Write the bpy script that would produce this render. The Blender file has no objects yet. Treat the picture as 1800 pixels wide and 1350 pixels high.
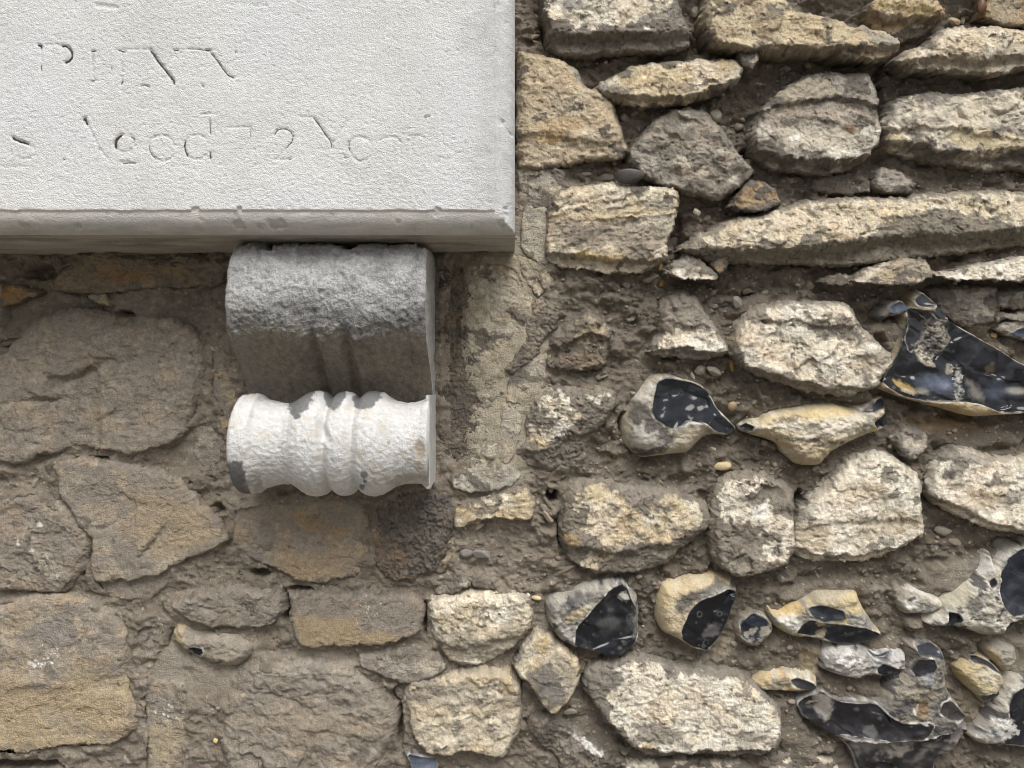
import bpy, math, time
import numpy as np
T0 = time.time()
# ------------------------------------------------------------------ camera, sky, sun, exposure
sc = bpy.context.scene
DW = 0.9                      # metres from the camera to the mean face of the wall
FP = 1350.0                   # focal length in photo pixels (1800 px wide)
K = DW / FP                   # metres per photo pixel on the wall plane
cam_d = bpy.data.cameras.new('camera')
cam_d.sensor_width = 36.0
cam_d.lens = 36.0 * FP / 1800.0
cam_d.clip_start = 0.01
cam_d.clip_end = 1000.0
cam = bpy.data.objects.new('camera', cam_d)
cam.location = (0, -DW, 0)
cam.rotation_euler = (math.radians(90), 0, 0)
sc.collection.objects.link(cam)
sc.camera = cam

SUN_EL, SUN_AZ = math.radians(60), math.radians(18)     # azimuth: to the right of straight out of the wall
world = bpy.data.worlds.new('World')
sc.world = world
world.use_nodes = True
wn = world.node_tree
for n in list(wn.nodes):
    wn.nodes.remove(n)
sky = wn.nodes.new('ShaderNodeTexSky')
sky.sky_type = 'NISHITA'
sky.sun_disc = False
sky.sun_elevation = SUN_EL
sky.sun_rotation = math.pi - SUN_AZ
sky.dust_density = 4.0
hsv = wn.nodes.new('ShaderNodeHueSaturation')
hsv.inputs['Saturation'].default_value = 0.22           # thin overcast: nearly white sky
bg = wn.nodes.new('ShaderNodeBackground')
bg.inputs['Strength'].default_value = 0.05
wo = wn.nodes.new('ShaderNodeOutputWorld')
wn.links.new(sky.outputs[0], hsv.inputs['Color'])
wn.links.new(hsv.outputs[0], bg.inputs['Color'])
wn.links.new(bg.outputs[0], wo.inputs['Surface'])
sun_d = bpy.data.lights.new('sun', 'SUN')
sun_d.energy = 1.5
sun_d.angle = math.radians(45)
sun_d.color = (1.0, 0.985, 0.96)
sun = bpy.data.objects.new('sun', sun_d)
sc.collection.objects.link(sun)
from mathutils import Vector
sdir = Vector((math.sin(SUN_AZ) * math.cos(SUN_EL), -math.cos(SUN_AZ) * math.cos(SUN_EL), math.sin(SUN_EL)))
sun.rotation_euler = sdir.to_track_quat('Z', 'Y').to_euler()
sc.view_settings.view_transform = 'Standard'
sc.view_settings.look = 'None'
sc.view_settings.exposure = 1.15
sc.cycles.filter_width = 1.0
sc.view_settings.gamma = 1.0
sc.view_settings.use_curve_mapping = False

# ------------------------------------------------------------------ noise
_PR = np.random.RandomState(1234)
_PERM = np.concatenate([_PR.permutation(1024)] * 3).astype(np.int32)
_RV = _PR.rand(1024).astype(np.float32)
_A = _PR.rand(1024) * 2 * np.pi
_GX = (np.cos(_A) * 1.42).astype(np.float32); _GY = (np.sin(_A) * 1.42).astype(np.float32)
def _hash(ix, iy, s):
    return _PERM[_PERM[(ix + int(s) * 7) & 1023] + ((iy + int(s) * 131) & 1023)]
def rnd(ix, iy, s):
    return _RV[_hash(ix, iy, s)]
def perlin(x, y, s=0):
    x = np.asarray(x, np.float32); y = np.asarray(y, np.float32)
    fx = np.floor(x); fy = np.floor(y)
    ix = fx.astype(np.int32); iy = fy.astype(np.int32)
    dx = x - fx; dy = y - fy
    u = dx * dx * dx * (dx * (dx * 6 - 15) + 10); v = dy * dy * dy * (dy * (dy * 6 - 15) + 10)
    s = int(s)
    p0 = _PERM[(ix + s * 7) & 1023]; p1 = _PERM[(ix + (s * 7 + 1)) & 1023]
    q0 = (iy + s * 131) & 1023; q1 = (iy + (s * 131 + 1)) & 1023
    h = _PERM[p0 + q0]; a = _GX[h] * dx + _GY[h] * dy
    h = _PERM[p1 + q0]; b = _GX[h] * (dx - 1) + _GY[h] * dy
    h = _PERM[p0 + q1]; c = _GX[h] * dx + _GY[h] * (dy - 1)
    h = _PERM[p1 + q1]; d = _GX[h] * (dx - 1) + _GY[h] * (dy - 1)
    p = a + u * (b - a); q = c + u * (d - c)
    return p + v * (q - p)
def fbm(x, y, s=0, o=4, g=0.5):
    r = 0; a = 1.0
    for i in range(o):
        r = r + a * perlin(x, y, s + i * 17)
        x = x * 2.03 + 3.1; y = y * 2.03 + 7.7; a *= g
    return r
def ridged(x, y, s=0):
    return 1 - np.abs(perlin(x, y, s)) * 2
def worley(x, y, s=0):
    x = np.asarray(x, np.float32); y = np.asarray(y, np.float32)
    ix = np.floor(x).astype(np.int32); iy = np.floor(y).astype(np.int32)
    f1 = np.full(x.shape, 9.0); f2 = np.full(x.shape, 9.0); idv = np.zeros(x.shape)
    for a in (-1, 0, 1):
        for b in (-1, 0, 1):
            cx = ix + a + rnd(ix + a, iy + b, s); cy = iy + b + rnd(ix + a, iy + b, s + 1)
            d = np.hypot(x - cx, y - cy)
            m = d < f1
            f2 = np.where(m, f1, np.minimum(f2, d))
            idv = np.where(m, rnd(ix + a, iy + b, s + 2), idv)
            f1 = np.where(m, d, f1)
    return f1, f2, idv
def facetn(x, y, s=0, k=14.0):
    """broken planes: every cell of a jittered grid carries its own tilted plane"""
    x = np.asarray(x, np.float32); y = np.asarray(y, np.float32)
    ix = np.floor(x).astype(np.int32); iy = np.floor(y).astype(np.int32)
    W = 0; V = 0
    for a in (-1, 0, 1):
        for b in (-1, 0, 1):
            jx = ix + a; jy = iy + b
            ex = x - (jx + rnd(jx, jy, s)); ey = y - (jy + rnd(jx, jy, s + 1))
            w = np.exp(-k * (ex * ex + ey * ey))
            v = (rnd(jx, jy, s + 2) - .5) * .5 + (rnd(jx, jy, s + 3) - .5) * 1.5 * ex + (rnd(jx, jy, s + 4) - .5) * 1.5 * ey
            W = W + w; V = V + w * v
    return V / (W + 1e-9)
def white(x, s):
    return np.random.RandomState(int(s) % 100003).uniform(-1, 1, x.shape).astype(np.float32)
def sst(a, b, x):
    t = np.clip((x - a) / (b - a), 0, 1)
    return t * t * (3 - 2 * t)
def pts(s):
    if isinstance(s, str):
        return np.array([[float(q) for q in w.split(',')] for w in s.split()])
    return np.asarray(s, float)
def chaikin(P, n=1):
    for _ in range(n):
        Q = np.roll(P, -1, 0)
        P = np.stack([P * .86 + Q * .14, P * .14 + Q * .86], 1).reshape(-1, 2)
    return P
def sdf(x, y, P):
    """signed distance to a closed polygon, positive inside"""
    sh = x.shape; x = x.ravel(); y = y.ravel()
    d2 = np.full(x.shape, 1e18); ins = np.zeros(x.shape, bool)
    n = len(P)
    for i in range(n):
        ax, ay = P[i]; bx, by = P[(i + 1) % n]
        ex, ey = bx - ax, by - ay
        t = np.clip(((x - ax) * ex + (y - ay) * ey) / (ex * ex + ey * ey + 1e-12), 0, 1)
        qx = x - ax - t * ex; qy = y - ay - t * ey
        d2 = np.minimum(d2, qx * qx + qy * qy)
        if ay != by:
            c = ((ay > y) != (by > y)) & (x < ex * (y - ay) / (ey) + ax)
            ins ^= c
    d = np.sqrt(d2)
    return np.where(ins, d, -d).reshape(sh)

# ------------------------------------------------------------------ mesh building
COL = sc.collection
def build(name, V, F, mat, parent=None, col=None, loc=None, smooth=True):
    """V (n,3), F (m,4) or (m,3) or a list of such arrays; col (n,4) vertex colour, alpha = gloss"""
    me = bpy.data.meshes.new(name)
    Fs = F if isinstance(F, list) else [F]
    me.vertices.add(len(V))
    me.vertices.foreach_set('co', np.ascontiguousarray(V, np.float32).ravel())
    idx = np.concatenate([f.ravel() for f in Fs]).astype(np.int32)
    cnt = np.concatenate([np.full(len(f), f.shape[1]) for f in Fs]).astype(np.int32)
    me.loops.add(len(idx)); me.loops.foreach_set('vertex_index', idx)
    me.polygons.add(len(cnt))
    st = np.concatenate([[0], np.cumsum(cnt)[:-1]]).astype(np.int32)
    me.polygons.foreach_set('loop_start', st)
    me.update(calc_edges=True)
    me.polygons.foreach_set('use_smooth', np.full(len(cnt), smooth, bool))
    if col is not None:
        a = me.color_attributes.new('Col', 'FLOAT_COLOR', 'POINT')
        a.data.foreach_set('color', np.ascontiguousarray(col, np.float32).ravel())
    me.validate(verbose=False)
    me.materials.append(mat)
    o = bpy.data.objects.new(name, me)
    COL.objects.link(o)
    if parent is not None:
        o.parent = parent
    if loc is not None:
        o.location = loc
    return o
def gridfaces(ny, nx, keep=None):
    i = np.arange((ny - 1) * (nx - 1)); r = i // (nx - 1); c = i % (nx - 1)
    a = r * nx + c
    F = np.stack([a, a + nx, a + nx + 1, a + 1], 1)
    if keep is not None:
        F = F[keep.ravel()]
    return F
def compact(V, F, C):
    u = np.unique(F)
    m = np.full(len(V), -1); m[u] = np.arange(len(u))
    return V[u], m[F], C[u]
def boundary_ring(F):
    """directed boundary edges of a quad list"""
    e = np.concatenate([F[:, [0, 1]], F[:, [1, 2]], F[:, [2, 3]], F[:, [3, 0]]])
    n = F.max() + 1
    key = e[:, 0] * n + e[:, 1]; rev = e[:, 1] * n + e[:, 0]
    return e[~np.isin(key, rev)]
def closed_back(V, F, C, yb):
    """skirt from the rim of a relief to a flat back at depth yb"""
    e = boundary_ring(F)
    u = np.unique(e); m = np.full(len(V), -1); m[u] = np.arange(len(u)) + len(V)
    B = V[u].copy(); B[:, 1] = yb
    c = len(V) + len(u)
    ctr = B.mean(0)[None]
    side = np.stack([e[:, 1], e[:, 0], m[e[:, 0]], m[e[:, 1]]], 1)
    fan = np.stack([m[e[:, 1]], m[e[:, 0]], np.full(len(e), c)], 1)
    return np.concatenate([V, B, ctr]), [F, side, fan], np.concatenate([C, C[u], C[:1]])

# ------------------------------------------------------------------ materials
def stone_material(name, rough=0.92, grain=0.16, gscale=900.0, bump=0.35, bdist=0.0012, glossy=None, speck=0.0, warp_line=0.0, spec=0.3):
    m = bpy.data.materials.new(name); m.use_nodes = True
    nt = m.node_tree; N = nt.nodes; L = nt.links
    b = N['Principled BSDF']
    at = N.new('ShaderNodeVertexColor'); at.layer_name = 'Col'
    tc = N.new('ShaderNodeTexCoord')
    n1 = N.new('ShaderNodeTexNoise'); n1.inputs['Scale'].default_value = gscale; n1.inputs['Detail'].default_value = 3.0
    n2 = N.new('ShaderNodeTexNoise'); n2.inputs['Scale'].default_value = gscale * 0.28; n2.inputs['Detail'].default_value = 5.0
    n2.inputs['Roughness'].default_value = 0.65
    L.new(tc.outputs['Object'], n1.inputs['Vector']); L.new(tc.outputs['Object'], n2.inputs['Vector'])
    add = N.new('ShaderNodeMath'); add.operation = 'ADD'
    L.new(n1.outputs['Fac'], add.inputs[0]); L.new(n2.outputs['Fac'], add.inputs[1])
    mr = N.new('ShaderNodeMapRange')
    mr.inputs['From Min'].default_value = 0.55; mr.inputs['From Max'].default_value = 1.45
    mr.inputs['To Min'].default_value = 1 - grain * 1.6; mr.inputs['To Max'].default_value = 1 + grain * 1.6
    L.new(add.outputs[0], mr.inputs['Value'])
    mul = N.new('ShaderNodeMix'); mul.data_type = 'RGBA'; mul.blend_type = 'MULTIPLY'; mul.inputs['Factor'].default_value = 1.0
    L.new(at.outputs['Color'], mul.inputs['A']); L.new(mr.outputs[0], mul.inputs['B'])
    outc = mul.outputs['Result']
    L.new(outc, b.inputs['Base Color'])
    b.inputs['Specular IOR Level'].default_value = spec
    bp = N.new('ShaderNodeBump'); bp.inputs['Strength'].default_value = bump; bp.inputs['Distance'].default_value = bdist
    L.new(add.outputs[0], bp.inputs['Height'])
    L.new(bp.outputs[0], b.inputs['Normal'])
    if glossy is None:
        b.inputs['Roughness'].default_value = rough
    else:
        r = N.new('ShaderNodeMapRange'); r.inputs['To Min'].default_value = rough; r.inputs['To Max'].default_value = glossy
        L.new(at.outputs['Alpha'], r.inputs['Value']); L.new(r.outputs[0], b.inputs['Roughness'])
        s = N.new('ShaderNodeMapRange'); s.inputs['To Min'].default_value = bump; s.inputs['To Max'].default_value = 0.03
        L.new(at.outputs['Alpha'], s.inputs['Value']); L.new(s.outputs[0], bp.inputs['Strength'])
    return m
M_SAND = stone_material('sandstone', grain=0.26, gscale=750, bump=0.8, bdist=0.0022)
M_MORT = stone_material('mortar', grain=0.20, gscale=650, bump=0.8, bdist=0.0024, spec=0.2)
M_FLINT = stone_material('flint', rough=0.8, grain=0.2, gscale=700, bump=0.7, bdist=0.0016, glossy=0.07, spec=0.42)
M_LIME = stone_material('limestone', grain=0.07, gscale=800, bump=0.7, bdist=0.002, spec=0.25)
M_CORB = stone_material('weathered_limestone', grain=0.24, gscale=700, bump=1.0, bdist=0.003, spec=0.25)
M_PEB = stone_material('pebble_stone', rough=0.6, grain=0.12, gscale=900, bump=0.2, bdist=0.0006, glossy=0.3)
M_INK = stone_material('dark_letter_filling', grain=0.2, gscale=900, bump=0.4, bdist=0.0006)
def ground_material():
    m = bpy.data.materials.new('pavement_stone'); m.use_nodes = True
    N = m.node_tree.nodes; L = m.node_tree.links
    b = N['Principled BSDF']; b.inputs['Roughness'].default_value = 0.9
    t = N.new('ShaderNodeTexNoise'); t.inputs['Scale'].default_value = 3.0; t.inputs['Detail'].default_value = 8.0
    c = N.new('ShaderNodeValToRGB')
    c.color_ramp.elements[0].color = (0.13, 0.12, 0.105, 1); c.color_ramp.elements[1].color = (0.22, 0.205, 0.18, 1)
    L.new(t.outputs['Fac'], c.inputs['Fac']); L.new(c.outputs[0], b.inputs['Base Color'])
    return m

C = dict(cream=(.63, .55, .405), pale=(.71, .65, .525), tan=(.41, .335, .22), ochre=(.45, .30, .14), rust=(.40, .20, .07),
         dirt=(.175, .148, .115), grey=(.30, .262, .21), dgrey=(.15, .132, .112), mort=(.265, .227, .18), lmort=(.36, .32, .26),
         white=(.78, .75, .69), black=(.010, .011, .015), blu=(.045, .055, .08), lblu=(.16, .19, .25), smoke=(.055, .053, .056),
         mid=(.13, .125, .12), amber=(.16, .10, .045), brown=(.26, .185, .11), cort=(.52, .43, .29), cortg=(.36, .32, .26))
def cc(c):
    return np.array(C[c] if isinstance(c, str) else c, float)

def paint(col, x, y, ops, seed):
    if x.ndim == 2 and x.size > 200000:                       # big sheets: work in each mark's own window
        for k, op in enumerate(ops):
            q = pts(op[1]) if op[0] == 'P' else np.array([[op[1] - max(op[3:5]), op[2] - max(op[3:5])], [op[1] + max(op[3:5]), op[2] + max(op[3:5])]])
            lo = q.min(0) - 40; hi = q.max(0) + 40
            i0, i1 = np.searchsorted(y[:, 0], [lo[1], hi[1]]); j0, j1 = np.searchsorted(x[0], [lo[0], hi[0]])
            if i1 - i0 > 1 and j1 - j0 > 1 and (i1 - i0) * (j1 - j0) < 200000:
                paint(col[i0:i1, j0:j1], x[i0:i1, j0:j1], y[i0:i1, j0:j1], [op], seed + 31 * k)
        return col
    for k, op in enumerate(ops):
        if op[0] == 'D':                                     # scatter of small specks: cx, cy, rx, ry, n, colour, size
            _, cx, cy, rx, ry, nn, c, sz = op
            r_ = np.random.RandomState(seed + k)
            for _i in range(nn):
                qx, qy = cx + rx * r_.normal() * .5, cy + ry * r_.normal() * .5
                ra = sz * r_.uniform(.5, 1.25); asp = r_.uniform(.6, 1.6)
                w = sst(1.25, .7, np.hypot((x - qx) / ra, (y - qy) / (ra * asp)))[..., None] * .85
                col[..., :3] = col[..., :3] * (1 - w) + cc(c) * w
            continue
        if op[0] == 'P':
            _, p, c, soft, nz, opac = op[:6]
            gl = op[6] if len(op) > 6 else None
            s = sdf(x, y, chaikin(pts(p), 1))
        else:
            _, cx, cy, rx, ry, ang, c, soft, nz, opac = op[:10]
            gl = op[10] if len(op) > 10 else None
            a = math.radians(ang); dx = x - cx; dy = y - cy
            u = (dx * math.cos(a) + dy * math.sin(a)) / rx; v = (-dx * math.sin(a) + dy * math.cos(a)) / ry
            s = (1 - np.hypot(u, v)) * min(rx, ry)
        if nz > 0:
            s = s + nz * fbm(x / (nz * 2.2 + 4), y / (nz * 1.6 + 4), seed + 31 * k, 4, .6)
        w = sst(-soft, soft, s) * opac
        col[..., :3] = col[..., :3] * (1 - w[..., None]) + cc(c) * w[..., None]
        if gl is not None:
            col[..., 3] = col[..., 3] * (1 - w) + gl * w
    return col

# ------------------------------------------------------------------ mortar level over the wall (photo px, heights in px towards the camera)
LEV = np.array([(1150, 120, -34), (1500, 130, -38), (1240, 480, -32), (1080, 560, -22), (1450, 500, -30), (1600, 780, -20), (1250, 830, -18),
    (960, 960, -14), (1350, 1150, -14), (1700, 1180, -14), (1500, 1010, -18), (870, 560, -6), (860, 780, -8), (870, 1000, -10), (700, 1030, -10),
    (420, 1000, -10), (300, 1080, -8), (230, 1150, -4), (370, 1230, -4), (120, 510, -26), (330, 500, -16), (300, 640, -5), (60, 850, -8), (400, 720, -8),
    (850, 1180, -12), (850, 1330, -12), (1000, 1330, -12), (1300, 1350, -16), (1200, 360, -34), (930, 420, -4), (940, 40, -24), (1720, 900, -22), (1650, 20, -34), (1230, 200, -34), (1250, 680, -18)], float)
def level(x, y):
    W = 0; V = 0
    for a, b, c in LEV:
        w = 1 / ((x - a) ** 2 + (y - b) ** 2 + 900.0) ** 1.5
        W = W + w; V = V + w * c
    r = V / W
    r = np.where(r < -10, -10 + (r + 10) * 1.35, r)
    return r * (.35 + .65 * sst(640, 860, np.asarray(x, float)) + .65 * sst(620, 540, np.asarray(y, float)) * (np.asarray(x) < 640))

def to3d(x, y, h, D):
    """photo px on a plane at distance D, h px in front of the wall plane"""
    return np.stack([(x - 900) * D / FP, -h * K, (675 - y) * D / FP], -1)

# ------------------------------------------------------------------ the rubble wall
wall = bpy.data.objects.new('rubble_wall', None)
COL.objects.link(wall)
wall['label'] = 'rough rubble wall of tan stones and black flints set in crumbly grey mortar'
wall['category'] = 'wall'
OUTF = []         # outlines of the flints
OUT = []          # smoothed outlines of all stones, for the mortar

def relief(x, y, s, r=1.0, wr=1.0, st=0.2, fa=1.0, ang=0.0, cell=46.0):
    a = math.radians(ang + 14 * math.sin(s * 1.7))
    u = x * math.cos(a) + y * math.sin(a); v = -x * math.sin(a) + y * math.cos(a)
    wx = u + 6 * fbm(u / 26, v / 26, s + 91, 2); wy = v + 6 * fbm(u / 26, v / 26, s + 92, 2)
    h = r * (4.5 * fbm(wx / 75, wy / 66, s, 3) + 1.9 * fbm(wx / 21, wy / 18, s + 5, 4, .58))
    bl = sst(-.3, .3, fbm(u / 60, v / 50, s + 10, 2))          # some of the face is broken, some is worn smooth
    h = h + fa * (7.0 * facetn(wx / cell, wy / (cell * .75), s + 11, 18.0) + 2.2 * bl * facetn(wx / 20, wy / 15, s + 12, 14.0))
    q = fbm(wx / 80, wy / 10.0, s + 7, 3)                      # bedding
    h = h + st * bl * (2.4 * q + 2.6 * np.round(q * 2.5 + .35 * perlin(wx / 9, wy / 9, s + 3)) / 2.5)
    rg = ridged((wx + 4 * perlin(u / 8, v / 8, s + 61)) / 15, (wy + 4 * perlin(u / 8, v / 8, s + 62)) / 8.5, s + 8)
    msk = sst(.0, .4, fbm(u / 40, v / 34, s + 9, 2))
    h = h + (wr - .55) * 2.2 * np.clip(rg, 0, 1) ** 4 * (msk if wr < 1.4 else 1)
    h = h + wr * (.95 * perlin((wx + .6 * wy) / 6.2, (wy - .6 * wx) / 5.4, s + 21) + .42 * white(x, s + 22))
    pit = perlin(wx / 8, wy / 7, s + 24)
    h = h - wr * 2.6 * sst(.36, .62, pit) * bl
    cr = np.abs(fbm(u / 55, v / 42, s + 26, 4, .55))           # a few open cracks
    h = h - 4.5 * fa * np.exp(-(cr / .014) ** 2) * sst(.05, .3, fbm(u / 70, v / 60, s + 27, 2))
    return h

SEED = [100]
def stone(outline, H=4, R=24, c='cream', c2='tan', dc='dirt', dq=.35, pale=None, led=(), g=(0, 0), r=1.0, wr=1.0, st=.25, fa=1.0, ang=0, sh=.26,
          ops=(), hops=(), p=2.4, name='stone', label=None, G=1.9, m=None, mat=None, over=0.0, jag=1.0, cell=46.0, back=None, smx=0.0, infl=None):
    SEED[0] += 13; s = SEED[0]
    P = chaikin(pts(outline), 1)
    OUT.append(P)
    H = H * 1.2 if P[:, 0].mean() > 950 else H
    x0, y0 = P.min(0) - 20; x1, y1 = P.max(0) + 20
    xs = np.arange(x0, x1, G); ys = np.arange(y0, y1, G)
    x, y = np.meshgrid(xs, ys)
    d0 = sdf(x, y, P) + (infl if infl is not None else (6.5 if P[:, 0].mean() > 950 else 4.0))
    d = d0 + jag * (3.2 * fbm(x / 26, y / 26, s + 50, 2) + 1.0 * fbm(x / 9, y / 9, s + 51, 2))
    ctr = P.mean(0)
    ml = level(np.array([ctr[0]]), np.array([ctr[1]]))[0] if m is None else m
    base = ml - 16
    Rm = min(R, max(d0.max() * .95, 4))
    gyd = np.gradient(d0, axis=0) / G
    Re = Rm * (1 - .5 * np.clip(-gyd, 0, 1))
    t = np.clip(d / Re, 0, 1)
    edge = (1 - (1 - t) ** p) ** (1 / p)
    rel = relief(x, y, s, r, wr, st, fa, ang, cell)
    sz = min(1.0, d0.max() / 45.0)
    face = H + g[0] * (x - ctr[0]) + g[1] * (y - ctr[1]) + rel * (.35 + .65 * sz) * (.6 if ctr[0] < 720 else 1)
    for L_ in led:
        lp = pts(L_[0]); drop = L_[1]; w = L_[2]
        ly = np.interp(x, lp[:, 0], lp[:, 1]) + 4 * fbm(x / 34, y / 14, s + 70, 3, .6)
        inx = sst(lp[0, 0] - 8, lp[0, 0] + 8, x) * (1 - sst(lp[-1, 0] - 8, lp[-1, 0] + 8, x))
        face = face - drop * sst(0, w, y - ly) * inx
    for hp in hops:                                           # local bumps (+) and hollows (-): cx, cy, rx, ry, ang, height
        a = math.radians(hp[4]); dx = x - hp[0]; dy = y - hp[1]
        q = ((dx * math.cos(a) + dy * math.sin(a)) / hp[2]) ** 2 + ((-dx * math.sin(a) + dy * math.cos(a)) / hp[3]) ** 2
        face = face + hp[5] * np.exp(-q * 1.6)
    h = base + (face - base) * edge
    h = np.where(d < 0, base + d * 2.5, h)
    sw = sst(.6, 1.6, np.hypot(*np.gradient(h)) / G)          # steep sides
    # colours
    yq = y - .8 * (h - H)
    n1 = fbm(x / 60, yq / 40, s + 30, 4, .55); n2 = fbm(x / 16, yq / 12, s + 31, 4, .65); n3 = white(x, s + 32) * .6 * (1 - sw)
    col = np.ones(x.shape + (4,)); col[..., 3] = 0
    w = sst(-.35, .45, n1 + .35 * n2)[..., None]
    rgb = cc(c) * (1 - w) + cc(c2) * w
    rgb = rgb * (1 + .24 * n2 + .16 * n3)[..., None]
    tn = (sst(-.25, .5, fbm(x / 80, yq / 60, s + 33, 3)) * .7)[..., None]
    rgb = rgb * (1 + tn * np.array((.05, -.05, -.14)))
    och = sst(.25, .8, fbm(x / 70, y / 45, s + 34, 3) + .1)[..., None] * .16
    rgb = rgb * (1 - och) + cc('ochre') * och
    if pale is not None:
        cov = np.full(x.shape, -50.0)
        for pp in pale:
            cov = np.maximum(cov, sdf(x, y, chaikin(pts(pp), 1)))
        cov = cov + 15 * fbm(x / 34, y / 28, s + 36, 5, .58)
        dm = 1 - sst(-1.5, 2.0, cov)
        dm = np.maximum(dm, sst(.42, .5, fbm(x / 26, y / 17, s + 37, 4, .6)) * .8)
    else:
        q = fbm(x / 55, y / 36, s + 36, 5, .58) + .5 * np.exp(-np.maximum(d, 0) / 9) - .55 + dq * 1.15
        dm = sst(-.03, .05, q)
    dm = np.maximum(dm, sw * (.95 if pale is not None else .6))     # bedded sides carry mortar
    dcol = cc(dc) * (.80 if ctr[0] > 950 else 1) * (1 + .16 * n1 + .24 * n2 + .10 * n3)[..., None]
    # dirt film carries a little relief of its own
    h = h + dm * .9 * edge
    rgb = rgb * (1 - dm[..., None] * .93) + dcol * dm[..., None] * .93
    if ctr[0] < 720 and ctr[1] > 640 and smx == 0.0:
        smx = .42
    if smx > 0:                                               # grey slurry smeared over the stone
        q = sst(-.12, .12, fbm(x / 70, y / 50, s + 44, 4, .55) - .5 + smx)[..., None]
        rgb = rgb * (1 - q) + cc('mort') * (1 + .1 * n2[..., None]) * q
    col[..., :3] = rgb
    paint(col, x, y, ops, s + 200)
    dsat = .26 if ctr[0] > 950 else .16
    col[..., :3] = col[..., :3] * (1 - dsat) + col[..., :3].mean(-1, keepdims=True) * dsat * np.array((1.04, 1.0, .95))
    col[..., :3] *= 1.14
    D = DW - max(H, -20) * K * .7
    dy = -sh * 1.2 * np.clip(face - h, 0, 60) * edge_shift(d, Rm) * np.clip(-gyd * 1.4, 0, 1)
    yh = y * .6 - h
    jx = 1.6 * perlin(x / 7, yh / 6, s + 80) + .35 * white(x, s + 81) * (1 - sw)
    jy = 2.2 * perlin(x / 9, yh / 5, s + 82) + .35 * white(x, s + 83) * (1 - sw)
    jx = jx + sw * 3.0 * fbm(x / 20, h / 8, s + 84, 3, .6) + .45 * G * white(x, s + 86) * (1 - .8 * sw)
    jy = jy + sw * 3.5 * fbm(x / 26, h / 7, s + 85, 3, .6) + .45 * G * white(x, s + 87)
    V = to3d(x + jx, y + jy + dy, h, D).reshape(-1, 3)
    keep = (d[:-1, :-1] > -5) & (d[1:, 1:] > -5) & (d[1:, :-1] > -5) & (d[:-1, 1:] > -5)
    F = gridfaces(len(ys), len(xs), keep)
    V, F, col = compact(V, F, np.clip(col.reshape(-1, 4), .004, 1))
    V, F, col = closed_back(V, F, col, 0.07 if back is None else back)
    o = build(name, V, F, mat or M_SAND, wall, col)
    if label:
        o['label'] = label
    return o
def edge_shift(d, Rm):
    return np.clip(1 - d / Rm, 0, 1) ** .5

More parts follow.
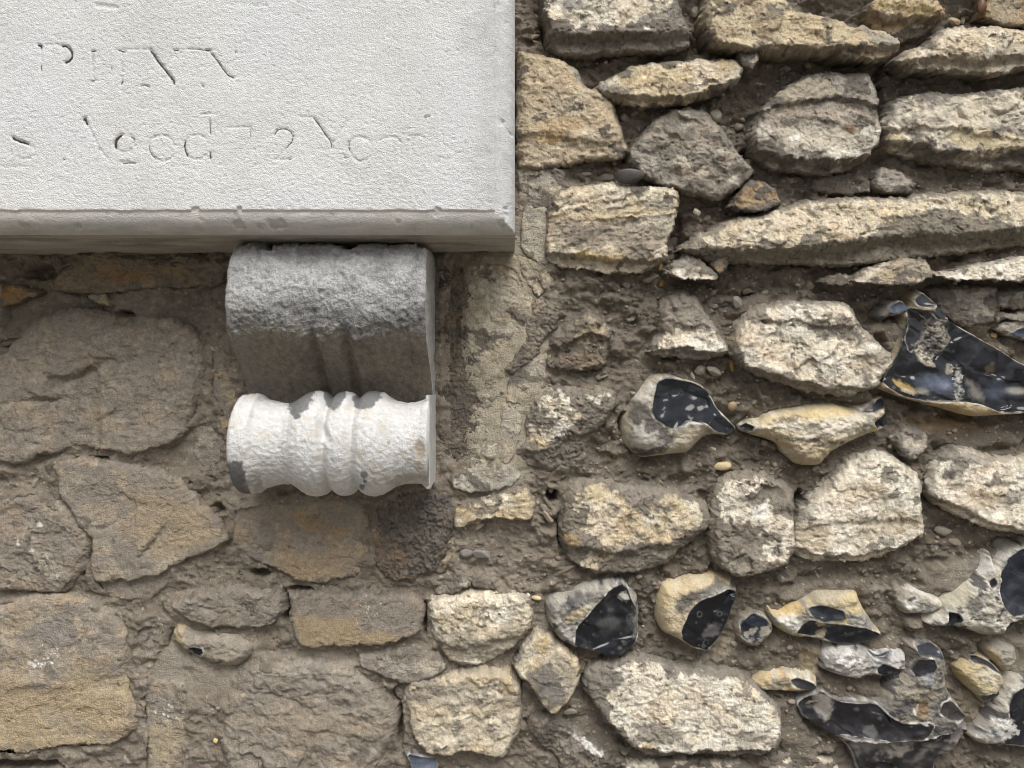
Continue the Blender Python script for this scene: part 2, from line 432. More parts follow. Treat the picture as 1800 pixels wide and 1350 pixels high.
def flint(outline, fac=(), H=14, R=40, c='cort', c2='cortg', dc='smoke', blot=.3, ops=(), p=2.0, m=None, label=None, G=1.45, sh=.1, g=(0, 0), lump=3.0, rim=1.3, jag=.35, hops=(), spots=0, name='flint', rgh=()):
    SEED[0] += 13; s = SEED[0]
    P = chaikin(pts(outline), 2)
    OUT.append(P); OUTF.append(P)
    x0, y0 = P.min(0) - 14; x1, y1 = P.max(0) + 14
    xs = np.arange(x0, x1, G); ys = np.arange(y0, y1, G)
    x, y = np.meshgrid(xs, ys)
    d0 = sdf(x, y, P) + 3.0
    d = d0 + jag * (2.5 * fbm(x / 30, y / 30, s + 50, 2) + 1.2 * perlin(x / 7, y / 7, s + 51))
    ctr = P.mean(0)
    ml = level(np.array([ctr[0]]), np.array([ctr[1]]))[0] if m is None else m
    base = ml - 16
    Rm = min(R, max(d0.max() * .98, 4))
    t = np.clip(d / Rm, 0, 1)
    edge = (1 - (1 - t) ** p) ** (1 / p)
    face = H + g[0] * (x - ctr[0]) + g[1] * (y - ctr[1]) + lump * (1.6 * fbm(x / 42, y / 36, s, 3) + .7 * fbm(x / 11, y / 9, s + 2, 4, .6)) + .22 * white(x, s + 3)
    for hp in hops:
        a = math.radians(hp[4]); dx = x - hp[0]; dy = y - hp[1]
        q = ((dx * math.cos(a) + dy * math.sin(a)) / hp[2]) ** 2 + ((-dx * math.sin(a) + dy * math.cos(a)) / hp[3]) ** 2
        face = face + hp[5] * np.exp(-q * 1.6)
    h = base + (face - base) * edge
    h = np.where(d < 0, base + d * 3, h)
    n1 = fbm(x / 40, y / 30, s + 30, 4, .55); n2 = fbm(x / 12, y / 9, s + 31, 3, .6); n3 = white(x, s + 32) * .6
    col = np.ones(x.shape + (4,)); col[..., 3] = .08
    w = sst(-.3, .4, n1 + .3 * n2)[..., None]
    rgb = (cc(c) * (1 - w) + cc(c2) * w) * (1 + .14 * n2 + .07 * n3)[..., None]
    bm = sst(.32 - blot, .52 - blot * .7, fbm(x / 30, y / 24, s + 34, 4, .6))[..., None] * .9 * (blot > 0)
    col[..., :3] = rgb * (1 - bm) + cc(dc) * bm
    pre = [o for o in ops if o[-1] == 'pre']; post = [o for o in ops if o[-1] != 'pre']
    paint(col, x, y, [o[:-1] for o in pre], s + 200)
    for k, f in enumerate(fac):
        fp = pts(f['p']); fp = chaikin(fp, 1)
        sd = sdf(x, y, fp) + 1.3 * fbm(x / 14, y / 14, s + 60 + k, 2) * f.get('jag', .45)
        # plane fitted to the body along the facet's rim
        fi = np.clip(((fp[:, 1] - y0) / G).astype(int), 0, len(ys) - 1); fj = np.clip(((fp[:, 0] - x0) / G).astype(int), 0, len(xs) - 1)
        hz = np.maximum(h[fi, fj], base + 14)
        A = np.stack([fp[:, 0] - ctr[0], fp[:, 1] - ctr[1], np.ones(len(fp))], 1)
        co = np.linalg.lstsq(A.T @ A + np.diag([400., 400., 0]), A.T @ hz, rcond=None)[0]
        gx, gy = f.get('g', (0, 0))
        fc = fp.mean(0)
        pl = co[0] * (x - ctr[0]) + co[1] * (y - ctr[1]) + co[2] + gx * (x - fc[0]) + gy * (y - fc[1]) - f.get('drop', 0)
        tn = np.clip(sd / max(sd.max(), 1), 0, 1)
        pl = pl - .8 * f.get('bowl', 5) * np.sin(tn * math.pi / 2)
        px_, py_ = f.get('hit', (fc[0] + 30, fc[1] - 40))
        rr = np.hypot(x - px_, y - py_)
        pl = pl + f.get('rip', .6) * np.sin(rr / (4.5 + rr * .03)) * sst(120, 20, rr) + 3.2 * fbm(x / 44, y / 34, s + 63 + k, 2) + 5.0 * facetn((x + .4 * y) / 48, (y - .4 * x) / 38, s + 64 + k, 26) + .4 * facetn(x / 17, y / 14, s + 65 + k, 22)
        mm = sst(-.6, 1.4, sd)
        h = h * (1 - mm) + pl * mm
        if d0.max() > 5:                                    # keep the rim closed
            h = np.where(d < 0, base + d * 3, np.where(d < 3.0, np.minimum(h, base + (h - base) * np.clip(d / 3.0, 0, 1) ** .5), h))
        fcol = cc(f.get('c', 'black')) * (1 + .5 * fbm(x / 30, y / 22, s + 66 + k, 3))[..., None]
        cl = sst(-.1, .8, fbm(x / 46, y / 36, s + 67 + k, 3, .45))[..., None] * f.get('cloud', .5)
        fcol = fcol * (1 - cl) + cc(f.get('cc', 'smoke')) * cl
        ns = f.get('spots', 0)
        if ns:
            rs = np.random.RandomState(s + k)
            ii = np.argwhere(sd > 4)
            for q in ii[rs.randint(0, len(ii), ns)]:
                cx, cy = xs[q[1]], ys[q[0]]; rad = 2.2 + 5.5 * rs.rand() ** 2; asp = .6 + .6 * rs.rand()
                e = 1 - np.hypot((x - cx) / rad, (y - cy) / (rad * asp)) + .25 * perlin(x / 4, y / 4, s + 5)
                ring = np.exp(-((e - .18) / .16) ** 2) if rs.rand() < .3 else sst(0, .5, e)
                ww = (ring * (.25 + .45 * rs.rand()))[..., None]
                fcol = fcol * (1 - ww) + cc((.15, .145, .14)) * ww
        sz_ = np.exp(-np.maximum(-sd, 0) / 9.0) * sst(-.25, .3, fbm(x / 16, y / 13, s + 69 + k, 3, .6)) * f.get('smoke', .75)
        col[..., :3] = col[..., :3] * (1 - sz_[..., None]) + cc((.085, .08, .075)) * sz_[..., None]
        if rim > 0:                                         # thin white cortex line round the flake scar
            rm = np.exp(-((sd + 1.6) / (rim * f.get('rim', 1) + .01)) ** 2) * (.15 + .65 * sst(-.2, .35, fbm(x / 18, y / 18, s + 68, 2)))
            col[..., :3] = col[..., :3] * (1 - rm[..., None]) + cc('white') * .9 * rm[..., None]
        col[..., :3] = col[..., :3] * (1 - mm[..., None]) + fcol * mm[..., None]
        col[..., 3] = col[..., 3] * (1 - mm) + f.get('gloss', 1.0) * mm
    for rp, ra in rgh:                                      # crusty hollows inside a glossy face
        w = sst(-1, 4, sdf(x, y, chaikin(pts(rp), 1)))
        h = h + w * ra * (1.6 * facetn(x / 11, y / 9, s + 401, 10) + fbm(x / 9, y / 8, s + 402, 3, .6) - .35)
    paint(col, x, y, post, s + 300)
    for rp, ra in rgh:
        w = sst(-1, 4, sdf(x, y, chaikin(pts(rp), 1)))
        tw = fbm(x / 8, y / 7, s + 403, 3, .6)
        col[..., :3] = col[..., :3] * (1 + w * np.clip(1.6 * tw, -.8, .45))[..., None]
    D = DW - max(H, -20) * K * .7
    dy = -sh * np.clip(H - h, 0, 60) * edge_shift(d, Rm)
    V = to3d(x, y + dy, h, D).reshape(-1, 3)
    keep = (d[:-1, :-1] > -4) & (d[1:, 1:] > -4) & (d[1:, :-1] > -4) & (d[:-1, 1:] > -4)
    F = gridfaces(len(ys), len(xs), keep)
    V, F, col = compact(V, F, np.clip(col.reshape(-1, 4), .003, 1))
    V, F, col = closed_back(V, F, col, 0.07)
    o = build(name, V, F, M_FLINT, wall, col)
    if label:
        o['label'] = label
    return o

# ------------------------------------------------------------------ stones, right of the plaque, from the top
stone("950,-40 952,15 962,50 964,76 984,90 1010,97 1050,90 1100,86 1150,88 1192,84 1216,72 1212,48 1200,18 1186,-40", H=16, R=26, c='pale', c2='cream', g=(0, .10),
      pale=["952,-40 955,22 975,38 1020,50 1060,50 1095,46 1120,42 1160,40 1176,22 1182,-40"], led=[("950,52 1000,60 1060,58 1120,56 1216,52", 20, 12)],
      ops=[('E', 1012, 12, 24, 9, 0, 'mid', 5, 5, .7), ('P', "1120,32 1150,24 1185,10 1205,40 1214,70 1180,80 1150,62", 'mort', 3, 6, .8)], r=.7)
stone("910,85 936,88 985,100 1010,114 1026,146 1064,164 1076,178 1086,205 1097,240 1104,262 1094,276 1060,277 1002,286 956,296 908,294", H=10, R=30, c=(.47, .375, .24), c2=(.52, .43, .29), dq=.06, m=-20,
      ops=[('E', 985, 125, 60, 20, 25, (.50, .36, .18), 14, 10, .5), ('E', 990, 222, 45, 16, -10, (.48, .32, .13), 10, 8, .6), ('E', 965, 243, 30, 8, 0, (.55, .36, .12), 5, 6, .7), ('P', "1000,104 1012,116 1024,142 1040,150 1026,152 1006,132", 'lmort', 3, 4, .8)],
      led=[("908,238 950,232 990,240 1020,244 1060,250 1104,244", 6, 8)], fa=.7, st=.3, r=.8, g=(-.02, .03), smx=.0)
stone("1048,150 1062,138 1100,120 1130,107 1200,103 1268,99 1298,100 1309,116 1302,138 1276,154 1250,166 1222,173 1180,181 1130,183 1090,174 1060,166", H=12, R=20, c=(.56, .45, .25), c2='cream', dq=.16, g=(.02, .12),
      led=[("1048,160 1100,168 1160,170 1225,166 1262,150 1309,132", 18, 9)], ops=[('P', "1050,150 1080,148 1110,158 1100,172 1066,166", 'dgrey', 4, 7, .8), ('P', "1175,150 1205,146 1215,162 1190,170 1165,166", 'brown', 3, 6, .7)], fa=.8)
stone("1112,256 1130,234 1150,210 1180,191 1211,184 1241,190 1262,212 1276,226 1296,262 1318,284 1330,298 1316,316 1290,336 1262,350 1225,342 1175,326 1130,311 1110,286", H=4, R=26, c='grey', c2='lmort', dc=(.27, .235, .18), dq=.5,
      ops=[('E', 1190, 250, 30, 10, 20, (.42, .36, .26), 6, 9, .5), ('E', 1198, 287, 14, 10, 20, 'cream', 3, 6, .7), ('E', 1290, 312, 10, 16, -30, 'pale', 3, 6, .75)], r=1.1, fa=1.1)
stone("1304,95 1311,81 1324,84 1331,100 1320,124 1309,116", H=10, R=8, c='grey', c2='cream', dq=.2, sh=.1)
stone("1246,-40 1240,40 1250,75 1285,86 1330,89 1380,94 1430,93 1480,99 1530,104 1566,99 1579,88 1580,75 1560,55 1530,46 1500,42 1460,25 1410,18 1392,4 1384,-40", H=20, R=22, c=(.56, .455, .27), c2=(.40, .32, .20), dq=.06, g=(.0, .16),
      led=[("1240,74 1285,82 1340,84 1400,84 1460,86 1520,84 1580,82", 16, 8)], ops=[('P', "1300,20 1420,30 1500,52 1540,60 1500,74 1420,60 1320,50", (.36, .28, .16), 8, 16, .45), ('P', "1510,48 1552,56 1578,78 1560,94 1530,84", (.30, .27, .23), 5, 8, .7)], wr=1.3)
stone("1530,10 1545,-6 1560,-40 1640,-40 1656,12 1664,24 1648,38 1638,48 1600,60 1575,56 1550,42 1535,26", H=6, R=18, c='ochre', c2='cream', dq=.2,
      led=[("1530,22 1560,26 1600,26 1660,24", 22, 10)], ops=[('P', "1540,-6 1580,2 1640,6 1652,18 1640,28 1590,22 1545,22", (.52, .40, .18), 4, 6, .8)])
stone("1579,102 1600,86 1640,71 1655,51 1680,41 1722,42 1762,43 1860,48 1860,118 1800,117 1762,131 1720,124 1680,121 1640,124 1600,121 1582,113", H=18, R=24, c=(.58, .48, .32), c2='cream', dq=.14, g=(0, .16),
      led=[("1579,108 1620,100 1680,96 1740,100 1800,92 1860,92", 16, 14)], ops=[('P', "1620,112 1660,96 1720,88 1800,80 1850,84 1850,122 1760,128", (.33, .28, .20), 5, 14, .6)], r=.9)
stone("1738,-40 1733,6 1735,27 1760,37 1800,43 1860,44 1860,-40", H=-4, R=16, c='ochre', c2='tan', dq=.05, r=.5, fa=.4)
stone("1338,192 1370,162 1398,141 1420,126 1460,118 1500,119 1537,122 1549,160 1552,200 1558,216 1551,246 1540,262 1530,277 1500,292 1460,304 1400,296 1360,290 1336,266 1330,230", H=14, R=24, c='lmort', c2='grey', dq=.42, g=(0, .14),
      led=[("1330,192 1380,180 1440,171 1468,166 1500,172 1556,188", 9, 5), ("1330,262 1370,272 1420,282 1470,284 1530,270 1556,246", 26, 9)],
      ops=[('P', "1366,166 1400,140 1440,132 1468,146 1470,162 1420,174 1380,178", (.46, .39, .26), 4, 8, .8), ('E', 1446, 246, 80, 22, 6, 'cream', 6, 16, .65), ('E', 1400, 242, 14, 5, -15, 'white', 2, 3, .8), ('E', 1480, 268, 36, 9, -14, 'pale', 3, 8, .8), ('E', 1536, 236, 16, 22, 20, 'pale', 4, 9, .7), ('E', 1496, 228, 9, 5, 30, 'rust', 2, 3, .6), ('E', 1340, 232, 16, 14, 0, 'pale', 3, 8, .6)], r=.9)
stone("1556,216 1575,181 1590,166 1640,155 1700,160 1760,152 1860,146 1860,296 1800,292 1760,292 1700,287 1640,277 1592,264 1560,250", H=12, R=28, c='lmort', c2='cream', dc=(.19, .165, .13), dq=.30, g=(0, .10),
      led=[("1556,246 1600,248 1650,262 1700,268 1760,262 1860,256", 24, 10), ("1560,232 1620,222 1680,226 1740,240 1860,238", 5, 6)],
      ops=[('P', "1620,205 1680,168 1740,162 1800,172 1850,190 1850,215 1760,212 1700,226 1640,220", 'cream', 5, 16, .65), ('P', "1652,232 1700,230 1760,240 1800,244 1850,240 1850,258 1760,262 1720,268 1690,260 1660,246", (.60, .49, .28), 3, 9, .85), ('P', "1560,238 1575,232 1592,236 1585,246 1565,248", (.56, .44, .22), 2, 5, .8)], r=.8)
stone("1544,302 1556,292 1590,304 1614,320 1600,336 1560,339 1540,326", H=-6, R=14, c='lmort', c2='grey', dq=.35)
stone("1440,308 1500,306 1536,318 1530,336 1470,338 1430,330", H=-18, R=14, c='mort', c2='grey', dq=.6)
stone("1284,365 1299,345 1314,320 1331,313 1352,320 1370,344 1373,357 1350,368 1320,373", H=10, R=16, c=(.34, .22, .10), c2=(.22, .16, .10), dc='dgrey', dq=.3, g=(0, .1), label='brown rusty lump of stone above the long lens-shaped stone')
stone("966,352 988,336 1020,328 1060,322 1110,329 1160,330 1190,334 1193,350 1184,390 1173,415 1169,446 1160,462 1120,474 1060,474 1000,466 964,458 963,420 967,380", H=14, R=15, c=(.53, .44, .29), c2='cream', dq=.10, m=-22, p=3.2,
      led=[("963,442 1000,444 1050,452 1100,456 1172,454", 20, 8), ("963,388 1020,388 1080,380 1130,384 1192,372", 3, 5)], g=(0, .06),
      ops=[('P', "966,394 1010,388 1070,386 1120,396 1168,388 1168,440 1130,452 1070,448 1020,436 968,428", (.27, .225, .165), 6, 16, .75), ('P', "1130,352 1165,352 1180,364 1170,378 1142,372", (.25, .22, .17), 4, 7, .8), ('P', "1000,446 1040,442 1080,452 1120,452 1100,460 1040,458", (.62, .45, .18), 3, 6, .8), ('E', 1085, 378, 90, 5, -4, (.58, .42, .20), 3, 6, .5)], fa=.6, st=.7, r=.7)
stone("1198,436 1230,412 1260,396 1310,378 1350,368 1400,355 1460,345 1520,342 1580,345 1640,335 1700,330 1742,328 1860,336 1860,424 1800,428 1760,434 1700,442 1640,448 1590,456 1540,462 1480,466 1420,463 1360,461 1300,460 1250,458 1212,450", H=18, R=30, c='cream', c2=(.58, .48, .30), dc=(.24, .205, .15), g=(0, .20),
      pale=["1242,430 1232,414 1262,398 1310,380 1350,370 1400,357 1460,347 1580,347 1700,332 1860,338 1860,378 1780,392 1740,380 1690,374 1620,370 1580,388 1540,410 1490,426 1450,424 1420,410 1400,430 1380,436 1330,424 1280,436"],
      led=[("1198,436 1300,434 1400,434 1470,426 1550,412 1620,408 1700,410 1760,402 1860,392", 30, 20)], ops=[('P', "1660,326 1690,330 1688,346 1664,346", 'mort', 3, 5, .7)], r=.8, wr=1.25)
stone("1174,479 1190,462 1208,447 1230,455 1254,477 1263,488 1255,493 1225,490 1190,489", H=16, R=14, c='grey', c2='pale', dq=.12, r=.8, g=(0, .15), sh=.35)
stone("1254,462 1264,451 1276,450 1281,460 1272,474 1260,478", H=4, R=9, c='grey', c2='ochre', dq=.2)
stone("1500,497 1520,478 1550,462 1600,455 1625,455 1638,470 1636,488 1600,498 1560,501 1530,501", H=20, R=14, c=(.36, .30, .21), c2='tan', dq=.14, g=(0, .18), sh=.4, ops=[('P', "1502,496 1520,478 1552,462 1566,462 1536,482 1515,497", 'cream', 2, 4, .7)])
stone("1450,492 1470,486 1500,488 1508,496 1480,500 1455,499", H=2, R=8, c='cream', c2='grey', dq=.2)
stone("1640,486 1680,476 1740,462 1800,452 1860,450 1860,494 1800,495 1740,492 1690,494", H=18, R=16, c='cream', c2='pale', dq=.08, g=(0, .2), sh=.45, wr=1.2)
stone("1640,505 1700,500 1755,504 1757,540 1748,565 1700,572 1668,556 1650,530", H=-8, R=18, c='lmort', c2='mort', dq=.5, r=.9)
stone("1760,510 1860,506 1860,540 1800,542 1762,538", H=-6, R=12, c='grey', c2='lmort', dq=.4)
stone("1752,556 1800,548 1860,548 1860,560 1790,560", H=-6, R=6, c='lmort', c2='grey', dq=.2)
stone("1756,574 1800,564 1860,566 1860,580 1800,584 1770,582", H=-10, R=6, c='pale', c2='grey', dq=.2)
stone("958,612 975,590 1000,570 1030,546 1054,554 1075,584 1071,602 1066,640 1030,651 985,650 960,642", H=8, R=24, c='tan', c2='dirt', dc=(.19, .16, .12), g=(0, .06),
      pale=["976,616 996,582 1026,546 1056,552 1078,586 1064,608 1040,594 1020,596 1002,610 984,620"], led=[("958,600 985,610 1010,592 1040,580 1075,596", 12, 10)], ops=[('E', 1030, 630, 50, 14, 0, (.29, .20, .12), 8, 8, .5)], wr=1.6)
stone("1164,546 1175,520 1205,508 1226,520 1240,545 1256,575 1276,605 1284,620 1240,630 1190,628 1144,622 1150,606 1166,588", H=10, R=22, c='pale', c2='cream', dc=(.26, .22, .17), g=(0, .14),
      pale=["1146,620 1156,604 1170,590 1200,582 1236,574 1258,578 1282,618 1240,622 1200,612 1170,618"], led=[("1144,616 1200,608 1240,618 1284,618", 14, 7)], fa=1.2)
stone("1290,602 1300,572 1320,546 1345,535 1390,528 1450,529 1496,534 1511,550 1522,575 1550,600 1573,620 1576,636 1556,656 1541,682 1500,699 1460,694 1420,690 1380,674 1340,660 1300,643 1289,622", H=22, R=30, c='pale', c2='cream', dc=(.27, .23, .175), g=(.01, .12),
      pale=["1292,602 1310,572 1350,564 1356,540 1400,530 1500,536 1512,556 1480,566 1460,560 1420,566 1400,574 1460,590 1540,600 1574,632 1556,656 1500,686 1440,676 1380,660 1300,640"],
      led=[("1290,640 1340,652 1400,666 1460,682 1540,676 1576,650", 16, 8), ("1340,562 1400,560 1450,572 1520,568", 7, 7)], ops=[('E', 1350, 622, 50, 12, 25, (.52, .37, .2), 8, 9, .4), ('P', "1500,620 1540,610 1560,632 1530,650", (.30, .25, .18), 4, 10, .6)], r=1.1)
stone("904,792 925,770 920,742 945,696 970,681 1010,685 1060,681 1080,690 1086,711 1062,745 1042,766 1022,800 1000,822 960,828 920,816", H=6, R=30, c='pale', c2='cream', dc=(.22, .185, .14), m=-12,
      pale=["946,700 960,686 990,690 1000,712 1018,716 1020,736 1004,756 980,766 958,778 940,772 915,760 928,746 956,748 980,742 964,726 950,718", "1024,700 1060,686 1080,694 1050,706"], led=[("904,790 960,780 1010,762 1060,742 1086,724", 10, 16)], wr=1.8, ops=[('E', 950, 775, 12, 8, 30, (.55, .40, .18), 3, 5, .7)])
stone("986,906 988,870 1000,851 1040,845 1100,850 1150,855 1190,865 1226,880 1250,896 1251,925 1231,946 1202,962 1172,992 1120,1008 1070,1010 1030,1002 1000,987 987,950", H=12, R=30, c='cream', c2=(.55, .44, .25), dc=(.225, .19, .145), g=(0, .08),
      pale=["1010,880 1030,858 1062,856 1084,856 1096,884 1120,898 1148,894 1176,872 1206,872 1234,900 1228,922 1190,940 1150,958 1120,950 1090,960 1064,964 1046,946 1020,930 1026,904", "1020,986 1060,972 1084,982 1060,998"],
      led=[("986,950 1040,962 1100,964 1160,956 1250,922", 14, 14)], ops=[('E', 1008, 950, 13, 9, 20, (.5, .33, .12), 3, 5, .7), ('P', "1076,852 1150,856 1180,866 1160,882 1130,900 1104,888", 'mort', 3, 5, .85)], wr=1.2)
stone("1256,872 1275,845 1310,830 1350,835 1381,850 1396,870 1399,920 1398,966 1381,992 1350,1002 1300,1014 1265,998 1251,960 1249,920", H=12, R=24, c='pale', c2='cream', dc=(.24, .2, .15), g=(.03, .08),
      pale=["1260,868 1280,842 1340,836 1346,852 1310,862 1320,900 1300,914 1270,912", "1318,900 1350,880 1360,900 1396,910 1398,960 1360,986 1330,992 1336,960 1370,946 1330,936"], ops=[('E', 1364, 970, 9, 8, 0, 'dgrey', 2, 3, .8), ('E', 1334, 896, 16, 11, 10, 'white', 3, 5, .7)], fa=1.3)
stone("1401,922 1420,890 1440,870 1461,855 1490,820 1520,801 1545,795 1581,808 1611,830 1619,850 1621,900 1627,932 1621,948 1580,969 1540,984 1500,990 1440,990 1404,978 1399,950", H=14, R=24, c='cream', c2='pale', dc=(.27, .235, .18), dq=.08, g=(.02, .06),
      led=[("1400,962 1440,972 1500,976 1560,962 1622,940", 16, 8), ("1400,930 1450,916 1520,912 1600,908 1624,920", 4, 6)], hops=[(1556, 858, 40, 22, 25, 5), (1560, 920, 50, 14, 0, -4)],
      ops=[('E', 1540, 860, 30, 12, 20, (.40, .31, .18), 6, 8, .55), ('E', 1560, 925, 60, 16, -5, (.38, .29, .16), 8, 12, .55), ('E', 1430, 945, 26, 20, -20, (.40, .28, .14), 8, 10, .5)], r=.7, fa=.6, wr=1.2)
stone("1636,852 1645,820 1665,795 1690,785 1720,795 1760,810 1800,805 1860,800 1860,938 1800,940 1770,937 1730,927 1690,907 1650,887 1639,872", H=14, R=26, c='cream', c2='pale', dc=(.25, .215, .165), g=(.02, .10), dq=.06,
      led=[("1636,872 1690,890 1730,912 1800,930 1860,930", 16, 8)], ops=[('P', "1690,790 1720,796 1760,808 1740,820 1705,818 1690,806", 'mort', 3, 5, .8), ('E', 1668, 834, 10, 9, 0, 'dgrey', 2, 2, .9), ('E', 1720, 876, 50, 16, -10, (.50, .36, .22), 8, 9, .5), ('E', 1775, 872, 22, 12, -25, 'grey', 3, 6, .8)], r=.7)
stone("1573,770 1590,752 1620,755 1634,770 1630,790 1610,808 1585,800", H=4, R=20, c='lmort', c2='mort', dq=.4, ops=[('E', 1604, 778, 22, 8, 5, 'cream', 3, 7, .6)])
stone("905,1170 920,1145 935,1125 945,1112 966,1120 976,1135 990,1145 1010,1160 1019,1180 1011,1205 1000,1225 986,1240 968,1251 957,1236 950,1225 938,1212 928,1196 912,1183", H=16, R=14, c='cream', c2=(.55, .44, .25), dc=(.21, .185, .155), dq=-.2, p=3, g=(.0, .03),
      ops=[('P', "966,1122 980,1140 1016,1176 1000,1224 990,1200 975,1160", (.34, .29, .21), 4, 5, .8), ('P', "962,1160 975,1170 988,1200 1000,1224 970,1248 950,1224 932,1200 920,1186 944,1176", (.16, .145, .13), 5, 8, .9), ('E', 958, 1134, 8, 14, 10, (.55, .38, .14), 4, 5, .6)], fa=.5, r=.5, st=.1, label='kite-shaped stone, cream above and dark grey below')  # lower part coloured dark grey
stone("915,1195 938,1205 955,1235 955,1255 930,1264 916,1258", H=-10, R=10, c='mort', c2='grey', dq=.6, r=.3, fa=.3)
stone("1032,1182 1060,1168 1100,1160 1130,1160 1160,1165 1200,1182 1260,1183 1300,1190 1340,1215 1371,1250 1374,1290 1364,1322 1300,1329 1250,1325 1200,1327 1150,1330 1124,1322 1094,1293 1068,1272 1048,1242 1029,1211", H=16, R=22, c='pale', c2='cream', dc=(.215, .185, .145), g=(.01, .06),
      pale=["1070,1200 1078,1176 1104,1162 1136,1162 1200,1184 1260,1186 1300,1192 1340,1216 1370,1252 1372,1290 1360,1318 1300,1316 1240,1318 1160,1318 1130,1316 1100,1286 1078,1268 1070,1252 1082,1240 1072,1224"],
      led=[("1029,1310 1120,1310 1180,1318 1260,1314 1374,1310", 14, 7)], ops=[('P', "1066,1180 1092,1180 1096,1198 1084,1218 1072,1206", (.20, .175, .14), 2, 5, .9), ('P', "1110,1276 1150,1268 1190,1276 1196,1296 1160,1304 1124,1308", (.24, .21, .165), 3, 9, .85), ('P', "1290,1290 1330,1282 1350,1296 1320,1312 1296,1306", (.30, .265, .21), 3, 8, .7), ('E', 1135, 1312, 14, 7, -20, (.55, .40, .18), 3, 4, .7)], r=.7, fa=.5, wr=1.3)
stone("930,1265 960,1254 1000,1270 1040,1300 1076,1335 1100,1390 1010,1390 975,1330 935,1288", H=2, R=18, c=(.20, .17, .135), c2=(.25, .21, .165), dq=.3, ang=35, wr=1.5, ops=[('P', "994,1284 1004,1284 1040,1308 1066,1326 1060,1330 1030,1314", 'white', 2, 4, .8)])
stone("1100,1344 1200,1338 1320,1342 1330,1390 1100,1390", H=2, R=12, c='pale', c2='cream', dq=.25)
stone("1340,1340 1400,1322 1470,1340 1490,1390 1340,1390", H=-4, R=14, c='lmort', c2='cream', dq=.45)
# the column of flat pieces beside the plaque and the corbel
stone("912,292 960,298 990,300 986,330 968,346 962,364 936,366 912,368", H=1, R=10, c=(.40, .345, .25), c2='lmort', dq=.15, m=-10, r=.5, fa=.4, ops=[('E', 945, 352, 24, 10, 0, 'dirt', 4, 6, .6)])
stone("918,366 962,364 963,420 962,464 930,452 918,440", H=3, R=8, c=(.37, .34, .275), c2=(.42, .37, .28), dq=-.2, m=-8, p=4, r=.35, fa=.25, st=.1, jag=.6)
stone("908,446 935,450 964,470 968,500 946,526 932,500 918,478", H=1, R=8, c=(.50, .42, .28), c2='lmort', dq=.05, m=-8, r=.5, fa=.5)
stone("775,446 830,452 836,520 826,590 838,660 850,720 830,790 816,822 775,824", H=-5, R=7, c=(.155, .13, .10), c2=(.18, .152, .118), dc=(.12, .10, .08), dq=.4, m=-14, p=4, r=.4, fa=.2, st=.1, wr=1.8, jag=.6)
stone("830,450 880,448 914,458 934,488 938,525 928,560 920,592 902,624 882,648 850,646 828,622 816,590 822,520", H=-1, R=9, c=(.43, .375, .275), c2=(.48, .43, .33), dq=.02, m=-8, r=.5, fa=.4, wr=1.0)
stone("834,652 866,650 888,656 882,690 876,720 874,770 872,810 848,822 822,820 832,770 846,720 838,690", H=-2, R=9, c=(.42, .38, .285), c2=(.47, .43, .32), dc=(.27, .235, .18), dq=.2, m=-12, r=.7, wr=1.5)
stone("935,520 960,524 985,548 975,580 955,600 950,622 930,640 900,660 886,648 905,618 922,590 928,560", H=3, R=16, c=(.235, .205, .165), c2=(.27, .235, .185), dq=.3, m=-14, r=.4, fa=.3, ang=-50, wr=2.2)
stone("914,636 950,622 960,650 957,682 936,702 905,710 886,704 892,668", H=1, R=8, c=(.49, .435, .325), c2='lmort', dq=.08, m=-8, r=.4, fa=.4, ops=[('E', 912, 660, 10, 22, 25, 'dgrey', 5, 5, .7)])
stone("880,710 902,712 914,722 916,760 902,802 888,816 874,810 878,760", H=1, R=8, c=(.48, .425, .315), c2='lmort', dq=.06, m=-8, r=.4, fa=.3)
stone("788,836 830,822 880,812 905,820 918,838 900,852 870,862 830,866 800,862", H=4, R=12, c=(.46, .44, .37), c2='lmort', dq=.05, m=-12, r=.5, fa=.4)
stone("796,890 830,882 880,872 925,860 938,880 936,910 920,930 900,918 868,912 840,922 818,940 800,944 794,915", H=8, R=16, c=(.50, .41, .26), c2='cream', dq=.08, m=-12, led=[("794,930 840,912 880,908 936,914", 16, 8)], r=.8)
stone("765,945 800,946 812,962 790,990 772,1008 756,1000 762,970", H=-2, R=12, c=(.44, .36, .22), c2='grey', dq=.25, m=-12)
stone("745,1020 780,1008 818,1016 828,1030 800,1042 765,1042", H=0, R=12, c='lmort', c2='grey', dq=.35, m=-12)
stone("826,1026 846,1012 870,1020 872,1034 846,1036", H=0, R=8, c='dgrey', c2='mort', dq=.4, m=-10, r=.4)
